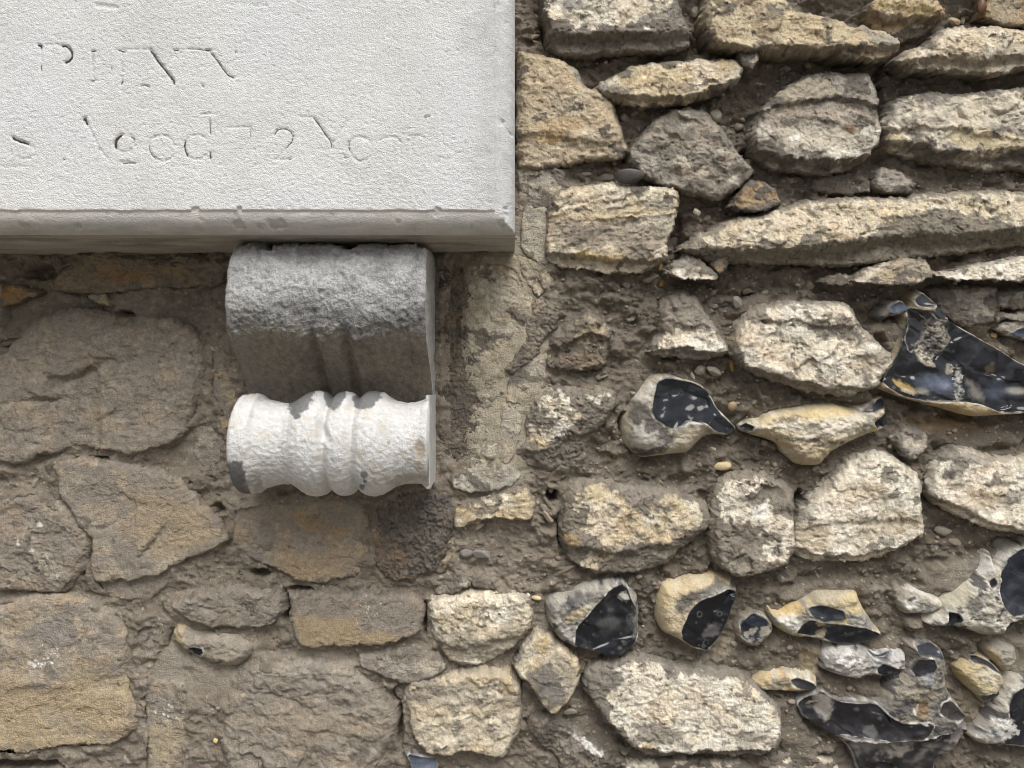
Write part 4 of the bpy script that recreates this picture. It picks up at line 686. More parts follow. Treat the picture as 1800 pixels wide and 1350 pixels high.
# ------------------------------------------------------------------ the wall goes on outside the photograph (coarser stones)
NIN = len(OUT)
rs = np.random.RandomState(5)
def filler(x0, x1, y0, y1):
    y = y0
    while y < y1 - 40:
        hh = min(rs.uniform(100, 180), y1 - y); x = x0 - rs.uniform(0, 80)
        while x < x1:
            ww = rs.uniform(150, 340)
            cx, cy = x + ww / 2, y + hh / 2
            a = np.linspace(0, 2 * np.pi, 13)[:-1]
            q = np.stack([cx + np.sign(np.cos(a)) * np.abs(np.cos(a)) ** .4 * (ww / 2 - 7) * rs.uniform(.9, 1.0, 12),
                          cy + np.sign(np.sin(a)) * np.abs(np.sin(a)) ** .4 * (hh / 2 - 8) * rs.uniform(.86, 1.0, 12)], 1)
            q[:, 0] = np.clip(q[:, 0], x0, x1 + 60); 
            if np.ptp(q[:, 0]) > 40:
                k = rs.randint(0, 4)
                stone(q, H=rs.uniform(2, 18), R=24, c=['cream', 'tan', 'grey', (.5, .42, .29)][k], c2=['pale', 'cream', 'lmort', 'tan'][k], dq=rs.uniform(.1, .4), G=7.0, wr=.6, m=-20)
            x += ww
        y += hh
filler(1868, 2560, -560, 1960)
filler(-760, -66, 480, 1960)
filler(-60, 1860, 1396, 1960)
filler(930, 1860, -560, -48)

# small broken pieces wedged in the wide joints
rs = np.random.RandomState(23)
pl_ = []
for _ in range(4000):
    cx, cy = rs.uniform(930, 1810), rs.uniform(0, 1345)
    ra = rs.uniform(7, 17)
    if any(math.hypot(cx - a, cy - b) < ra + c + 6 for a, b, c in pl_):
        continue
    q0 = np.array([[cx]]); q1 = np.array([[cy]])
    if max((sdf(q0, q1, P)[0, 0] for P in OUT[:NIN] if P[:, 0].min() - 30 < cx < P[:, 0].max() + 30 and P[:, 1].min() - 30 < cy < P[:, 1].max() + 30), default=-99) > -(ra * .75 + 5):
        continue
    pl_.append((cx, cy, ra))
    a = np.linspace(0, 2 * np.pi, 8)[:-1] + rs.uniform(-.3, .3, 7)
    q = np.stack([cx + np.cos(a) * ra * rs.uniform(.8, 1.5) * rs.uniform(.75, 1.1, 7), cy + np.sin(a) * ra * rs.uniform(.6, .95) * rs.uniform(.75, 1.1, 7)], 1)
    k = rs.randint(0, 5)
    lv_ = level(q0, q1)[0, 0]
    stone(q, H=(lv_ + rs.uniform(2, 9)) / 1.2, R=7, c=['mort', 'grey', 'mort', 'dirt', 'lmort'][k], c2=['grey', 'dirt', 'dirt', 'mort', 'tan'][k], dq=rs.uniform(.2, .55), r=.5, fa=.8, cell=16, infl=0, G=1.9)
    if len(pl_) >= 70:
        break
print('wedges', len(pl_))
# ------------------------------------------------------------------ mortar
def axis(lo, a, b, hi, f, c):
    return np.concatenate([np.arange(lo, a, c), np.arange(a, b, f), np.arange(b, hi, c)])
xs = axis(-820, -30, 1830, 2620, 2.35, 12.0); ys = axis(-620, -30, 1380, 2020, 2.35, 12.0)
x, y = np.meshgrid(xs, ys)
dU = np.full(x.shape, -60.0)
for P in OUT:
    lo = P.min(0) - 45; hi = P.max(0) + 45
    i0, i1 = np.searchsorted(ys, [lo[1], hi[1]]); j0, j1 = np.searchsorted(xs, [lo[0], hi[0]])
    if i1 > i0 and j1 > j0:
        dU[i0:i1, j0:j1] = np.maximum(dU[i0:i1, j0:j1], sdf(x[i0:i1, j0:j1], y[i0:i1, j0:j1], P))
lv = level(x, y)
crum = np.clip((x - 700) / 350, .35, 1) * np.where(y > 1000, .8, 1)
crum = np.clip(np.maximum(crum, sst(560, 500, y) * (x < 420) * .9), .3, 1) * (.72 + .5 * fbm(x / 130, y / 110, 905, 2))
crum = np.clip(crum, .15, 1)
gy = np.zeros_like(dU); gy[2:-2] = dU[4:] - dU[:-4]; gy /= 7.4
near = np.exp(-np.maximum(-dU, 0) / 9.0)
wx = x + 6 * perlin(x / 19, y / 19, 901); wy = y + 6 * perlin(x / 19, y / 19, 902)
hm = lv + 6.5 * fbm(wx / 62, wy / 48, 910, 4) + crum * 21.0 * facetn(wx / 34, wy / 24, 911, 10) + (.15 + .85 * crum) * 8.0 * facetn(wx / 15, wy / 10, 912, 10)
hm = hm + near * (6.0 + (1.5 + 4.0 * crum) * np.clip(gy, -1.6, 1.0) + 4 * perlin(x / 22, y / 22, 915))
for sz, sd, am in ((21, 921, 7.0), (11, 924, 4.5), (6.5, 927, 2.4)):
    f1, f2, idv = worley(wx / sz, wy / (sz * .8), sd)
    rad = .25 + .35 * idv
    dome = np.sqrt(np.clip(1 - (f1 / rad) ** 2, 0, 1)) * (idv > .35)
    hm = hm + am * dome * crum * (.35 + .65 * sst(-.2, .3, fbm(x / 60, y / 50, sd + 1, 2)))
rg = ridged((wx + 4 * perlin(x / 8, y / 8, 931)) / 15, (wy + 3 * perlin(x / 8, y / 8, 932)) / 6, 933)
hm = hm + 1.5 * np.clip(rg, 0, 1) ** 3
cr = np.abs(fbm(x / 70, y / 60, 936, 4, .55)); hm = hm - 5.0 * np.exp(-(cr / .018) ** 2) * sst(-.1, .2, fbm(x / 120, y / 120, 937, 2))
hm = hm + 1.0 * perlin((wx + .5 * wy) / 5.6, (wy - .5 * wx) / 5.2, 941) + .4 * white(x, 942)
SMOOTH = [(1450, 1038, 95, 22, -4, -2), (1680, 1010, 80, 26, -18, -4), (1600, 1050, 30, 18, 10, -4), (380, 1200, 46, 26, 10, 0), (560, 1148, 90, 10, 4, -6), (60, 1075, 70, 22, 0, 4), (300, 1178, 26, 60, 10, -2), (1790, 1165, 40, 40, 0, -4), (1390, 1290, 30, 50, -20, -6), (1040, 1290, 50, 20, 35, -6), (885, 640, 80, 215, 0, 0), (940, 420, 36, 90, 0, 0), (812, 640, 34, 210, 0, -5), (640, 600, 10, 10, 0, 0),
          (1180, 560, 30, 20, 0, -14), (1320, 535, 40, 14, -20, -10), (1560, 590, 30, 30, 20, -8), (1120, 855, 60, 12, 4, -4), (340, 1110, 40, 10, 0, -4), (720, 1035, 60, 8, 0, -6), (345, 790, 50, 40, 0, -4), (1500, 700, 40, 8, 0, -8), (1700, 765, 90, 22, 4, -10)]
for cx, cy, rx, ry, an, lvl in SMOOTH:                                       # trowelled slurry
    a = math.radians(an); dx = x - cx; dy = y - cy
    q = np.hypot((dx * math.cos(a) + dy * math.sin(a)) / rx, (-dx * math.sin(a) + dy * math.cos(a)) / ry)
    w = sst(1.25, .75, q + .3 * fbm(x / 30, y / 30, 944, 3))
    hm = hm * (1 - w * .8) + w * .8 * (lvl + 3 * fbm(x / 60, y / 40, 946, 2))
PITS = [(1322, 262, 11, 9, 40), (1106, 268, 5, 12, 40), (1094, 744, 6, 16, 30), (1404, 874, 8, 13, 40), (970, 870, 10, 10, 36), (985, 935, 5, 26, 24), (1163, 540, 4, 14, 26), (1770, 956, 16, 9, 40), (150, 985, 12, 22, 26), (505, 1062, 8, 24, 30), (388, 892, 10, 9, 24),
        (930, 1215, 16, 34, 22), (945, 1264, 22, 7, 26), (1580, 108, 14, 9, 34), (1556, 150, 8, 40, 20), (60, 475, 22, 14, 30), (215, 560, 20, 14, 26), (30, 605, 24, 8, 22), (1196, 400, 10, 34, 20), (530, 1033, 22, 5, 22), (462, 1003, 16, 7, 24), (1285, 60, 12, 10, 24), (1240, 40, 8, 30, 20), (1545, 610, 14, 22, 18), (700, 1216, 10, 12, 20), (705, 1270, 5, 40, 22), (748, 1085, 4, 26, 22), (170, 806, 26, 5, 26), (1670, 515, 60, 8, 18), (1250, 1000, 5, 10, 14), (40, 1340, 70, 9, 26), (960, 40, 8, 40, 16)]
for cx, cy, rx, ry, dp in PITS:
    q = ((x - cx) / rx) ** 2 + ((y - cy) / ry) ** 2
    hm = hm - 1.3 * dp * sst(1.35, .6, np.sqrt(q) + .25 * perlin(x / 9, y / 9, 945))
for P in OUTF:                                                              # mortar keeps clear of the flint edges
    lo = P.min(0) - 20; hi = P.max(0) + 20
    i0, i1 = np.searchsorted(ys, [lo[1], hi[1]]); j0, j1 = np.searchsorted(xs, [lo[0], hi[0]])
    if i1 > i0 and j1 > j0:
        dd = sdf(x[i0:i1, j0:j1], y[i0:i1, j0:j1], P)
        hm[i0:i1, j0:j1] -= 9 * np.exp(-np.maximum(-dd, 0) / 5.0)
hm = np.clip(hm, -88, 14)
n1 = fbm(x / 90, y / 70, 951, 4); n2 = fbm(x / 14, y / 11, 952, 3, .6); n3 = white(x, 953) * .6
f1, f2, idv = worley(x / 6.5, y / 6.5, 955)
col = np.ones(x.shape + (4,)); col[..., 3] = 0
rgb = cc('mort') * (1 + .16 * n1 + .18 * n2 + .09 * n3)[..., None]
rgb = rgb * (1 - .30 * sst(850, 1100, x + 60 * n1))[..., None]
w = sst(.1, .5, fbm(x / 48, y / 40, 956, 3))[..., None] * .5
rgb = rgb * (1 - w) + np.array((.17, .14, .108)) * w
gs = (sst(.30, .2, f1) * (idv > .93))[..., None] * .75                       # pale sand grains
rgb = rgb * (1 - gs) + np.array((.55, .48, .36)) * gs
gs = (sst(.36, .26, f1) * (idv < .05))[..., None] * .6                       # brown grains
rgb = rgb * (1 - gs) + np.array((.26, .16, .08)) * gs
col[..., :3] = rgb
MP = [('E', 890, 600, 80, 150, 0, (.45, .395, .295), 20, 20, .8), ('E', 880, 760, 60, 100, 0, (.45, .40, .30), 20, 16, .75), ('E', 930, 420, 40, 70, 0, (.42, .37, .28), 14, 10, .6), ('E', 1700, 1010, 80, 24, -18, 'lmort', 10, 10, .6), ('E', 60, 1080, 90, 26, 0, 'lmort', 12, 10, .5), ('E', 300, 1180, 30, 60, 10, 'lmort', 12, 10, .5), ('E', 1660, 745, 60, 14, 0, (.30, .20, .10), 8, 10, .6), ('E', 1050, 1170, 30, 14, 20, (.34, .25, .15), 6, 10, .6), ('E', 1130, 800, 40, 10, 0, (.30, .24, .15), 6, 10, .5),
      ('E', 1290, 1130, 40, 16, -30, (.40, .34, .24), 8, 12, .5), ('E', 1430, 1160, 26, 24, -30, (.44, .36, .23), 8, 12, .6), ('E', 1590, 1040, 70, 12, 10, 'lmort', 8, 10, .6), ('E', 1460, 1040, 80, 12, 0, 'lmort', 8, 8, .6), ('E', 1720, 1260, 30, 50, -30, (.38, .32, .23), 8, 12, .5), ('E', 360, 1170, 60, 30, 10, 'lmort', 10, 12, .5), ('E', 560, 1150, 70, 10, 5, 'lmort', 8, 8, .6), ('E', 1780, 1160, 50, 60, 0, (.34, .30, .24), 10, 10, .6)]
paint(col, x, y, MP, 970)
DM = DW + 12 * K
jw = np.where((x > -20) & (x < 1820) & (y > -20) & (y < 1370), .95, 0)
V = to3d(x + jw * white(x, 961), y + jw * white(x, 962), hm, DM).reshape(-1, 3)
kk = (dU < 16) & ~((x < 885) & (y < 385))
keep = (kk[:-1, :-1] | kk[1:, 1:] | kk[1:, :-1] | kk[:-1, 1:])
F = gridfaces(len(ys), len(xs), keep)
Vc, Fc, Cc = compact(V, F, np.clip(col.reshape(-1, 4), .01, 1))
mortar = build('mortar', Vc, Fc, M_MORT, wall, Cc)
mortar['label'] = 'crumbly grey-brown mortar between the stones'
# solid core behind the face of the wall
X0, X1, Z0c, Z1c = (xs[0] - 900) * DM / FP, (xs[-1] - 900) * DM / FP, (675 - ys[-1]) * DM / FP, (675 - ys[0]) * DM / FP
bv = np.array([(a, b, c) for b in (0.062, 0.35) for c in (-1.5, Z1c) for a in (X0, X1)])
bf = np.array([(0, 1, 3, 2), (5, 4, 6, 7), (4, 0, 2, 6), (1, 5, 7, 3), (2, 3, 7, 6), (4, 5, 1, 0)])
build('wall_core', bv, bf, M_MORT, wall, np.tile(np.array([[.22, .19, .15, 0]]), (8, 1)), smooth=False)
print('mortar', round(time.time() - T0, 1), len(Fc))

def hm_at(px, py):
    i = np.clip(np.searchsorted(ys, py), 0, len(ys) - 1); j = np.clip(np.searchsorted(xs, px), 0, len(xs) - 1)
    return hm[i, j], dU[i, j]
# ------------------------------------------------------------------ pebbles and grit
def ico(sub=1):
    t = (1 + 5 ** .5) / 2
    v = [(-1, t, 0), (1, t, 0), (-1, -t, 0), (1, -t, 0), (0, -1, t), (0, 1, t), (0, -1, -t), (0, 1, -t), (t, 0, -1), (t, 0, 1), (-t, 0, -1), (-t, 0, 1)]
    f = [(0, 11, 5), (0, 5, 1), (0, 1, 7), (0, 7, 10), (0, 10, 11), (1, 5, 9), (5, 11, 4), (11, 10, 2), (10, 7, 6), (7, 1, 8), (3, 9, 4), (3, 4, 2), (3, 2, 6), (3, 6, 8), (3, 8, 9), (4, 9, 5), (2, 4, 11), (6, 2, 10), (8, 6, 7), (9, 8, 1)]
    v = [np.array(a) / np.linalg.norm(a) for a in v]
    for _ in range(sub):
        mid = {}; nf = []
        def mp(a, b):
            k = (min(a, b), max(a, b))
            if k not in mid:
                q = v[a] + v[b]; v.append(q / np.linalg.norm(q)); mid[k] = len(v) - 1
            return mid[k]
        for a, b, c in f:
            ab, bc, ca = mp(a, b), mp(b, c), mp(c, a)
            nf += [(a, ab, ca), (b, bc, ab), (c, ca, bc), (ab, bc, ca)]
        f = nf
    return np.array(v), np.array(f)
IV, IF = ico(1); IV3, IF3 = ico(3)
def pebble_verts(base, rx, ry, rz, ang, seed, flat=.18):
    r = np.random.RandomState(seed)
    v = base.copy()
    for _ in range(9):                                   # knock flats off the lump
        n = r.normal(size=3); n /= np.linalg.norm(n); k = r.uniform(.5, .85)
        dd = v @ n; v = v - np.where(dd > k, (dd - k) * (1 - flat), 0)[:, None] * n
    v = v * np.array([rx, rz, ry])
    a = math.radians(ang); X = v[:, 0] * math.cos(a) - v[:, 2] * math.sin(a); Z = v[:, 0] * math.sin(a) + v[:, 2] * math.cos(a)
    return np.stack([X, v[:, 1], Z], 1) * K
gv = []; gf = []; gc = []; n = 0
rs = np.random.RandomState(11)
pal = [(.27, .23, .18), (.30, .26, .21), (.24, .20, .155), (.36, .31, .24), (.22, .18, .14), (.50, .43, .32), (.30, .18, .09), (.12, .115, .11)]
wts = np.array([.30, .26, .22, .10, .1, .01, .005, .005])
tries = 0; made = 0
while made < 900 and tries < 40000:
    tries += 1
    px_, py_ = rs.uniform(-20, 1820), rs.uniform(-20, 1370)
    if px_ < 905 and py_ < 440: continue
    h_, d_ = hm_at(px_, py_)
    if d_ > -2: continue
    if px_ < 850 and rs.rand() > .22: continue
    if fbm(np.array([px_ / 70]), np.array([py_ / 60]), 777, 2)[0] + .25 < rs.uniform(0, .6): continue
    rr = rs.uniform(1.3, 3.4) if rs.rand() < .8 else rs.uniform(3.4, 6.2)
    v = pebble_verts(IV, rr * rs.uniform(.8, 1.5), rr * rs.uniform(.6, 1.0), rr * rs.uniform(.6, 1), rs.uniform(-40, 40), tries)
    c0 = to3d(np.array(px_), np.array(py_), np.array(h_ + rr * .15), DM)
    gv.append(v + c0); gf.append(IF + n); n += len(v)
    cl = np.array(pal[rs.choice(8, p=wts)]) * rs.uniform(.85, 1.15)
    gc.append(np.tile(np.append(cl, .05), (len(v), 1))); made += 1
gr = build('grit', np.concatenate(gv), np.concatenate(gf), M_PEB, wall, np.concatenate(gc))
gr['kind'] = 'stuff'; gr['label'] = 'small crumbs and grit in the mortar joints'
PEB = [(1102, 316, 27, 15, 0, (.075, .066, .06), .5, 'dark smooth oval pebble lying above a squared tan stone'), (1262, 197, 13, 14, 0, (.33, .29, .225), 0, None), (1297, 533, 10, 16, -10, (.22, .20, .18), .3, None), (1271, 819, 17, 9, -5, (.52, .42, .24), .6, 'small amber pebble under the duck-shaped flint'),
       (1286, 713, 8, 9, 0, (.42, .30, .18), .5, None), (1434, 497, 10, 9, 0, (.36, .31, .24), 0, None), (1228, 10, 8, 10, 0, (.35, .30, .23), 0, None), (1720, 16, 9, 14, 10, (.13, .07, .035), .7, 'dark brown glossy pebble at the top'), (1146, 487, 16, 9, -15, (.24, .205, .16), .1, None), (1167, 496, 6, 8, 0, (.40, .25, .1), .3, None),
       (1165, 465, 4, 12, 10, (.36, .22, .09), .2, None), (1266, 468, 9, 7, 40, (.36, .30, .2), .1, None), (943, 1049, 9, 5, 10, (.62, .50, .28), .4, None), (928, 1044, 4, 5, 0, (.7, .66, .58), .3, None), (1233, 650, 14, 9, 0, (.36, .32, .26), 0, None), (1253, 652, 15, 9, 20, (.28, .24, .19), 0, None), (1288, 640, 4, 14, -8, (.40, .28, .1), .4, None), (1219, 660, 10, 4, 60, (.58, .52, .4), .1, None),
       (840, 926, 14, 6, -35, (.42, .34, .27), .1, None), (963, 907, 6, 13, -40, (.35, .27, .22), .1, None), (955, 893, 9, 7, 30, (.24, .21, .18), .1, None), (70, 848, 6, 11, 20, (.36, .31, .24), 0, None), (478, 1036, 12, 7, 5, (.29, .25, .2), 0, None), (480, 1048, 9, 11, 30, (.30, .26, .21), 0, None), (1650, 815, 14, 8, -20, (.27, .235, .185), 0, None), (1665, 935, 18, 9, 10, (.33, .29, .235), 0, None), (1682, 955, 12, 8, 20, (.30, .26, .2), 0, None), (1518, 803, 11, 5, 0, (.34, .3, .24), 0, None), (1370, 826, 8, 4, 0, (.32, .28, .22), 0, None),
       (1757, 588, 8, 6, 0, (.50, .38, .2), .2, None), (1478, 31, 6, 5, -20, (.75, .73, .70), .3, 'tiny white fragment between two top stones'), (1690, 28, 12, 8, 20, (.58, .45, .28), 0, None), (1710, 22, 6, 9, 0, (.62, .55, .42), 0, None), (990, 1002, 24, 7, -25, (.24, .205, .16), 0, None), (820, 970, 14, 9, -10, (.23, .205, .185), .1, None), (848, 972, 18, 10, 5, (.235, .21, .195), .1, None), (1010, 1231, 13, 6, 5, (.28, .245, .19), 0, None), (1002, 1246, 13, 6, 0, (.29, .25, .2), 0, None), (978, 1305, 5, 4, 0, (.55, .46, .2), .3, None), (386, 1294, 5, 6, 30, (.62, .50, .22), .2, None), (760, 820, 0, 0, 0, (0, 0, 0), 0, None),
       (1120, 190, 10, 6, -20, (.27, .23, .18), 0, None), (1100, 200, 9, 8, 30, (.25, .21, .17), 0, None), (1232, 395, 10, 8, 0, (.29, .25, .2), 0, None), (1222, 375, 8, 7, 20, (.32, .28, .22), 0, None), (1248, 380, 9, 6, -30, (.27, .23, .18), 0, None), (1198, 415, 9, 10, 0, (.26, .22, .175), 0, None), (1390, 108, 12, 6, 0, (.30, .26, .2), 0, None), (1432, 104, 9, 6, 0, (.33, .28, .21), 0, None), (1290, 225, 8, 7, 0, (.3, .26, .2), 0, None), (1278, 218, 7, 6, 0, (.28, .24, .19), 0, None), (1308, 212, 9, 8, 0, (.27, .23, .18), 0, None), (1030, 305, 12, 6, 0, (.24, .21, .175), .1, None), (1068, 308, 14, 7, -5, (.25, .215, .18), .1, None)]
for k, (cx, cy, rx, ry, an, c, gl, lab) in enumerate(PEB):
    if rx == 0: continue
    h_, d_ = hm_at(cx, cy)
    if d_ > 0: h_ = max(h_, -6)
    if k == 0: h_ = 10.0
    rz = min(rx, ry) * .8
    v = pebble_verts(IV3, rx, ry, rz, -an, 500 + k, .12 if gl < .4 else .6)
    q = np.ones((len(v), 4)); q[:, :3] = np.array(c) * (1 + .2 * fbm(v[:, 0] / .004, v[:, 2] / .004, k, 3))[:, None]; q[:, 3] = gl
    loc = to3d(np.array(float(cx)), np.array(float(cy)), np.array(h_ + rz * .35), DM)
    o = build('pebble', v, IF3, M_PEB, wall, np.clip(q, .01, 1), loc=Vector(loc))
    if lab: o['label'] = lab

# ------------------------------------------------------------------ the limestone plaque
plaque = bpy.data.objects.new('stone_plaque', None); COL.objects.link(plaque)
plaque.location = (-0.55, 0, 0.155)
PO = np.array([-0.55, 0, 0.155])
plaque['label'] = 'weathered white limestone plaque with worn carved lettering and moulded edge'
plaque['category'] = 'plaque'
DF = 0.775                                               # distance of the plaque's face from the camera
YF = DF - DW
XR, ZB, WM, RD = 0.0030, 0.155, 0.0205, 0.022            # right edge, underside, width and depth of the moulding
STROKES = [  # letter, [(px points), half width px, groove depth px, darkness]
 ('P', [("66,79 72,80 72,85", 2.6, 2.5, .9), ("108,80 116,81 122,85 126,92 126,101 121,107 114,110", 2.6, 3, .85), ("72,114 73,125", 1.3, 2, .7), ("72,86 72,126", 1.6, 1.2, 0), ("80,78 108,79", 1.2, 1.0, 0)]),
 ('I', [("160,90 168,89", 1.6, 2, .7), ("163,96 163,108", 1.2, 1.4, .5), ("163,90 163,146", 1.6, 1.2, 0), ("195,117 196,121", 1.2, 1.5, .6), ("160,142 166,140", 1.3, 1.5, .4)]),
 ('N', [("208,88 220,91", 1.8, 2, .55), ("202,87 264,87", 1.1, 1.0, .12), ("215,142 213,148", 2.0, 2, .7), ("213,92 213,146", 1.6, 1.2, 0), ("248,151 254,149 264,153", 1.5, 2, .45)]),
 ('V', [("264,88 270,95 276,105 284,115 292,125 300,135 305,141 306,147", 2.4, 3.2, .8), ("310,88 290,120", 1.4, 1.1, 0), ("306,88 314,88", 1.4, 1.6, .5)]),
 ('W', [("330,85 350,86 365,89", 1.3, 1.6, .3), ("362,88 370,89", 1.8, 2.5, .8), ("370,92 376,99 383,108 389,117 396,126 401,132 410,136", 1.5, 2.6, .75), ("355,148 357,152", 1.6, 2, .7), ("413,88 414,92", 1.4, 2, .6), ("400,132 412,92", 1.4, 1.1, 0)]),
 ('s', [("21,241 27,245 34,248 42,250 50,253", 2.9, 3, .9), ("50,254 60,260 62,270 54,277 42,280 30,276", 1.4, 1.6, .05), ("20,266 19,262", 1.2, 1.4, .4)]),
 ('A', [("146,211 149,207 151,213 154,219", 2.4, 3, .9), ("156,222 163,237 174,259 182,272 190,279", 1.5, 1.6, .12), ("163,236 164,239", 1.2, 1.6, .6), ("173,258 175,261", 1.3, 1.8, .6), ("111,280 114,280", 2.0, 2, .8), ("146,215 114,278", 1.4, 1.0, 0)]),
 ('g', [("214,237 208,241 204,247 202,254 205,260", 3.2, 3.2, .9), ("230,240 235,243 237,247", 1.6, 2, .7), ("216,287 226,286 238,287", 1.2, 2, .7), ("205,261 214,267 226,266 235,258 237,247", 1.4, 1.4, 0), ("206,284 226,284", 1.3, 1.3, .1)]),
 ('e', [("262,254 264,246 272,240 284,237 296,240 303,248 306,255", 1.3, 1.8, .08), ("262,254 263,264 267,272 274,279", 1.4, 2.2, .5), ("274,279 286,283 298,280 304,275", 1.3, 1.8, .08)]),
 ('d', [("326,248 324,256 326,265 330,275", 1.7, 2.6, .85), ("330,275 340,280 352,280 362,272", 1.3, 1.8, .1), ("328,244 336,238 350,237 362,243", 1.3, 1.8, .1), ("369,210 369,222 370,236", 1.2, 2.0, .6), ("369,268 370,279", 1.7, 2.4, .85), ("354,201 369,199", 1.6, 1.8, .2)]),
 ('7', [("400,224 440,223", 1.3, 1.2, .12), ("441,224 440,240", 1.2, 1.6, .35), ("438,244 420,280", 1.4, 1.0, 0)]),
 ('2', [("482,237 486,230", 1.4, 2, .6), ("486,229 494,226 503,226 511,231 515,239 513,249 503,260", 1.4, 2.2, .45), ("503,260 490,276 482,281", 1.4, 1.2, 0), ("484,281 510,280", 1.3, 1.6, .15), ("508,280 512,279", 1.4, 2, .7)]),
 ('Y', [("526,205 552,206", 1.3, 1.6, .15), ("551,206 556,213 563,222 570,233 578,244 583,252 583,260", 1.5, 2.6, .75), ("588,250 600,228 612,210", 1.5, 1.4, .04), ("583,260 584,280", 1.3, 1.4, .2)]),
 ('e', [("614,250 613,258 615,265", 1.5, 2.4, .7), ("615,265 622,278 632,284 644,281 650,275", 1.4, 1.9, .06), ("615,249 622,242 634,240 646,245 651,252", 1.4, 1.9, .06), ("604,272 607,278", 1.2, 1.6, .4)]),
 ('r', [("722,252 728,244 738,240 746,243", 1.3, .8, .05), ("724,246 724,280", 1.3, .5, 0)]),
 ('s', [("800,246 790,240 778,243 778,252 790,260 800,268 796,278 784,281 774,276", 1.3, .5, .05)]),
 ('a', [("668,246 684,240 698,242 704,250", 1.6, 1.6, .05), ("704,252 704,280", 1.5, 1.2, 0), ("720,240 740,238", 1.4, 1.4, .05), ("746,206 756,204", 1.4, 1.8, .3)]),
]
def polydist(x, y, P):
    d = np.full(x.shape, 1e9)
    for (ax, ay), (bx, by) in zip(P[:-1], P[1:]):
        ex, ey = bx - ax, by - ay
        t = np.clip(((x - ax) * ex + (y - ay) * ey) / (ex * ex + ey * ey + 1e-9), 0, 1)
        d = np.minimum(d, np.hypot(x - ax - t * ex, y - ay - t * ey))
    return d
def px_of(X, Y, Z):
    D = DW + Y
    return 900 + X * FP / D, 675 - Z * FP / D
kf = DF / FP
def lime_relief(px_, py_):
    wx = px_ + 2.5 * perlin(px_ / 11, py_ / 11, 1301); wy = py_ + 2.5 * perlin(px_ / 11, py_ / 11, 1302)
    n = (.85 + .5 * sst(200, 360, py_) * sst(300, 700, px_)) * 1.35 * perlin((wx + .7 * wy) / 6.4, (wy - .7 * wx) / 5.6, 1303) + .5 * white(px_, 1304) + .7 * fbm(wx / 45, wy / 30, 1305, 3)
    n = n - 1.6 * sst(.35, .65, perlin(wx / 8.5, wy / 6, 1306))
    return n
xe = XR - WM * (1 - np.cos(np.linspace(0, np.pi / 2, 22)))[::-1]; xe = XR - WM * np.sin(np.linspace(np.pi / 2, 0, 24))
xf = np.concatenate([np.arange(-1.15, -.53, .006), np.arange(-.53, XR - WM - .0006, 1.9 * kf), xe])
ze = ZB + WM * np.sin(np.linspace(0, np.pi / 2, 24))
zf = np.concatenate([ze, np.arange(ZB + WM + .0006, .41, 1.9 * kf), np.arange(.412, .80, .006)])
Xg, Zg = np.meshgrid(xf, zf)
e = np.minimum(XR - Xg, Zg - ZB) + (.0007 * fbm(Xg / .02, Zg / .02, 1299, 3) - .0035 * sst(.42, .75, fbm(Xg / .022, Zg / .022, 1298, 3))) * np.clip(np.minimum(XR - Xg, Zg - ZB) / .006, 0, 1)
q = np.clip((WM - e) / WM, 0, 1)
rec = RD * (1 - np.sqrt(np.clip(1 - q * q, 0, 1))) + .0022 * sst(-.0006, .0012, WM - e)
px_, py_ = px_of(Xg, YF, Zg)
rel = lime_relief(px_, py_)
amp = np.where(e > WM, 1.0, .45) * np.clip(e / .004, .15, 1)
amp = amp * (1 - .45 * sst(800, 880, px_))
groove = np.zeros_like(px_); ink = []
for nm, st in STROKES:
    for sp, hw, dp, dk in st:
        P = pts(sp); lo = P.min(0) - 9; hi = P.max(0) + 9
        m_ = (px_ > lo[0]) & (px_ < hi[0]) & (py_ > lo[1]) & (py_ < hi[1])
        if m_.any():
            dd = polydist(px_[m_], py_[m_], P) + 1.0 * perlin(px_[m_] / 7, py_[m_] / 7, 1310)
            groove[m_] = np.maximum(groove[m_], (dp * .6 + .45) * sst(hw + 1.6, hw - .8, dd))
for sp, dp in (("170,9 186,11 204,13", 3.0), ("0,292 60,294", .8), ("400,6 470,10", 1.0)):
    P = pts(sp); dd = polydist(px_, py_, P); groove = np.maximum(groove, dp * .6 * sst(6, 1, dd))
hN = (rel * amp * .42 - groove * .95) * kf
Yg = YF + rec - hN
n1 = fbm(px_ / 160, py_ / 120, 1320, 4); n2 = fbm(px_ / 20, py_ / 16, 1321, 3, .6); n3 = white(px_, 1322) * .6
base = np.array((.735, .73, .715)) * (1 + .06 * n1 + .045 * n2 + .04 * n3)[..., None]
w = sst(.0, .6, fbm((px_ - 480) / 260, (py_ - 120) / 200, 1323, 2) + .35 * np.exp(-((px_ - 480) / 170) ** 2))[..., None] * .5
base = base * (1 - w) + np.array((.73, .74, .76)) * w
w = sst(800, 880, px_ + 40 * n1)[..., None] * .62
base = base * (1 - w) + np.array((.55, .545, .535)) * (1 + .22 * n2 + .2 * n3)[..., None] * w
pt_ = sst(.40, .62, perlin(px_ / 8, py_ / 6, 1324) + .2 * n2)[..., None] * .22
base = base * (1 - pt_) + np.array((.45, .44, .42)) * pt_
w = (sst(.0016, -.0004, e - WM) * (Zg - ZB < XR - Xg))[..., None] * .85       # dirtier moulding along the foot, graded darker towards its lower edge
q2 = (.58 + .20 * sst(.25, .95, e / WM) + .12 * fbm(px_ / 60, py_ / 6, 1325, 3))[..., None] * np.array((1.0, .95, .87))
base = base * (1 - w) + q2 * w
cp = np.ones(px_.shape + (4,)); cp[..., :3] = np.clip(base, .02, .85); cp[..., 3] = 0
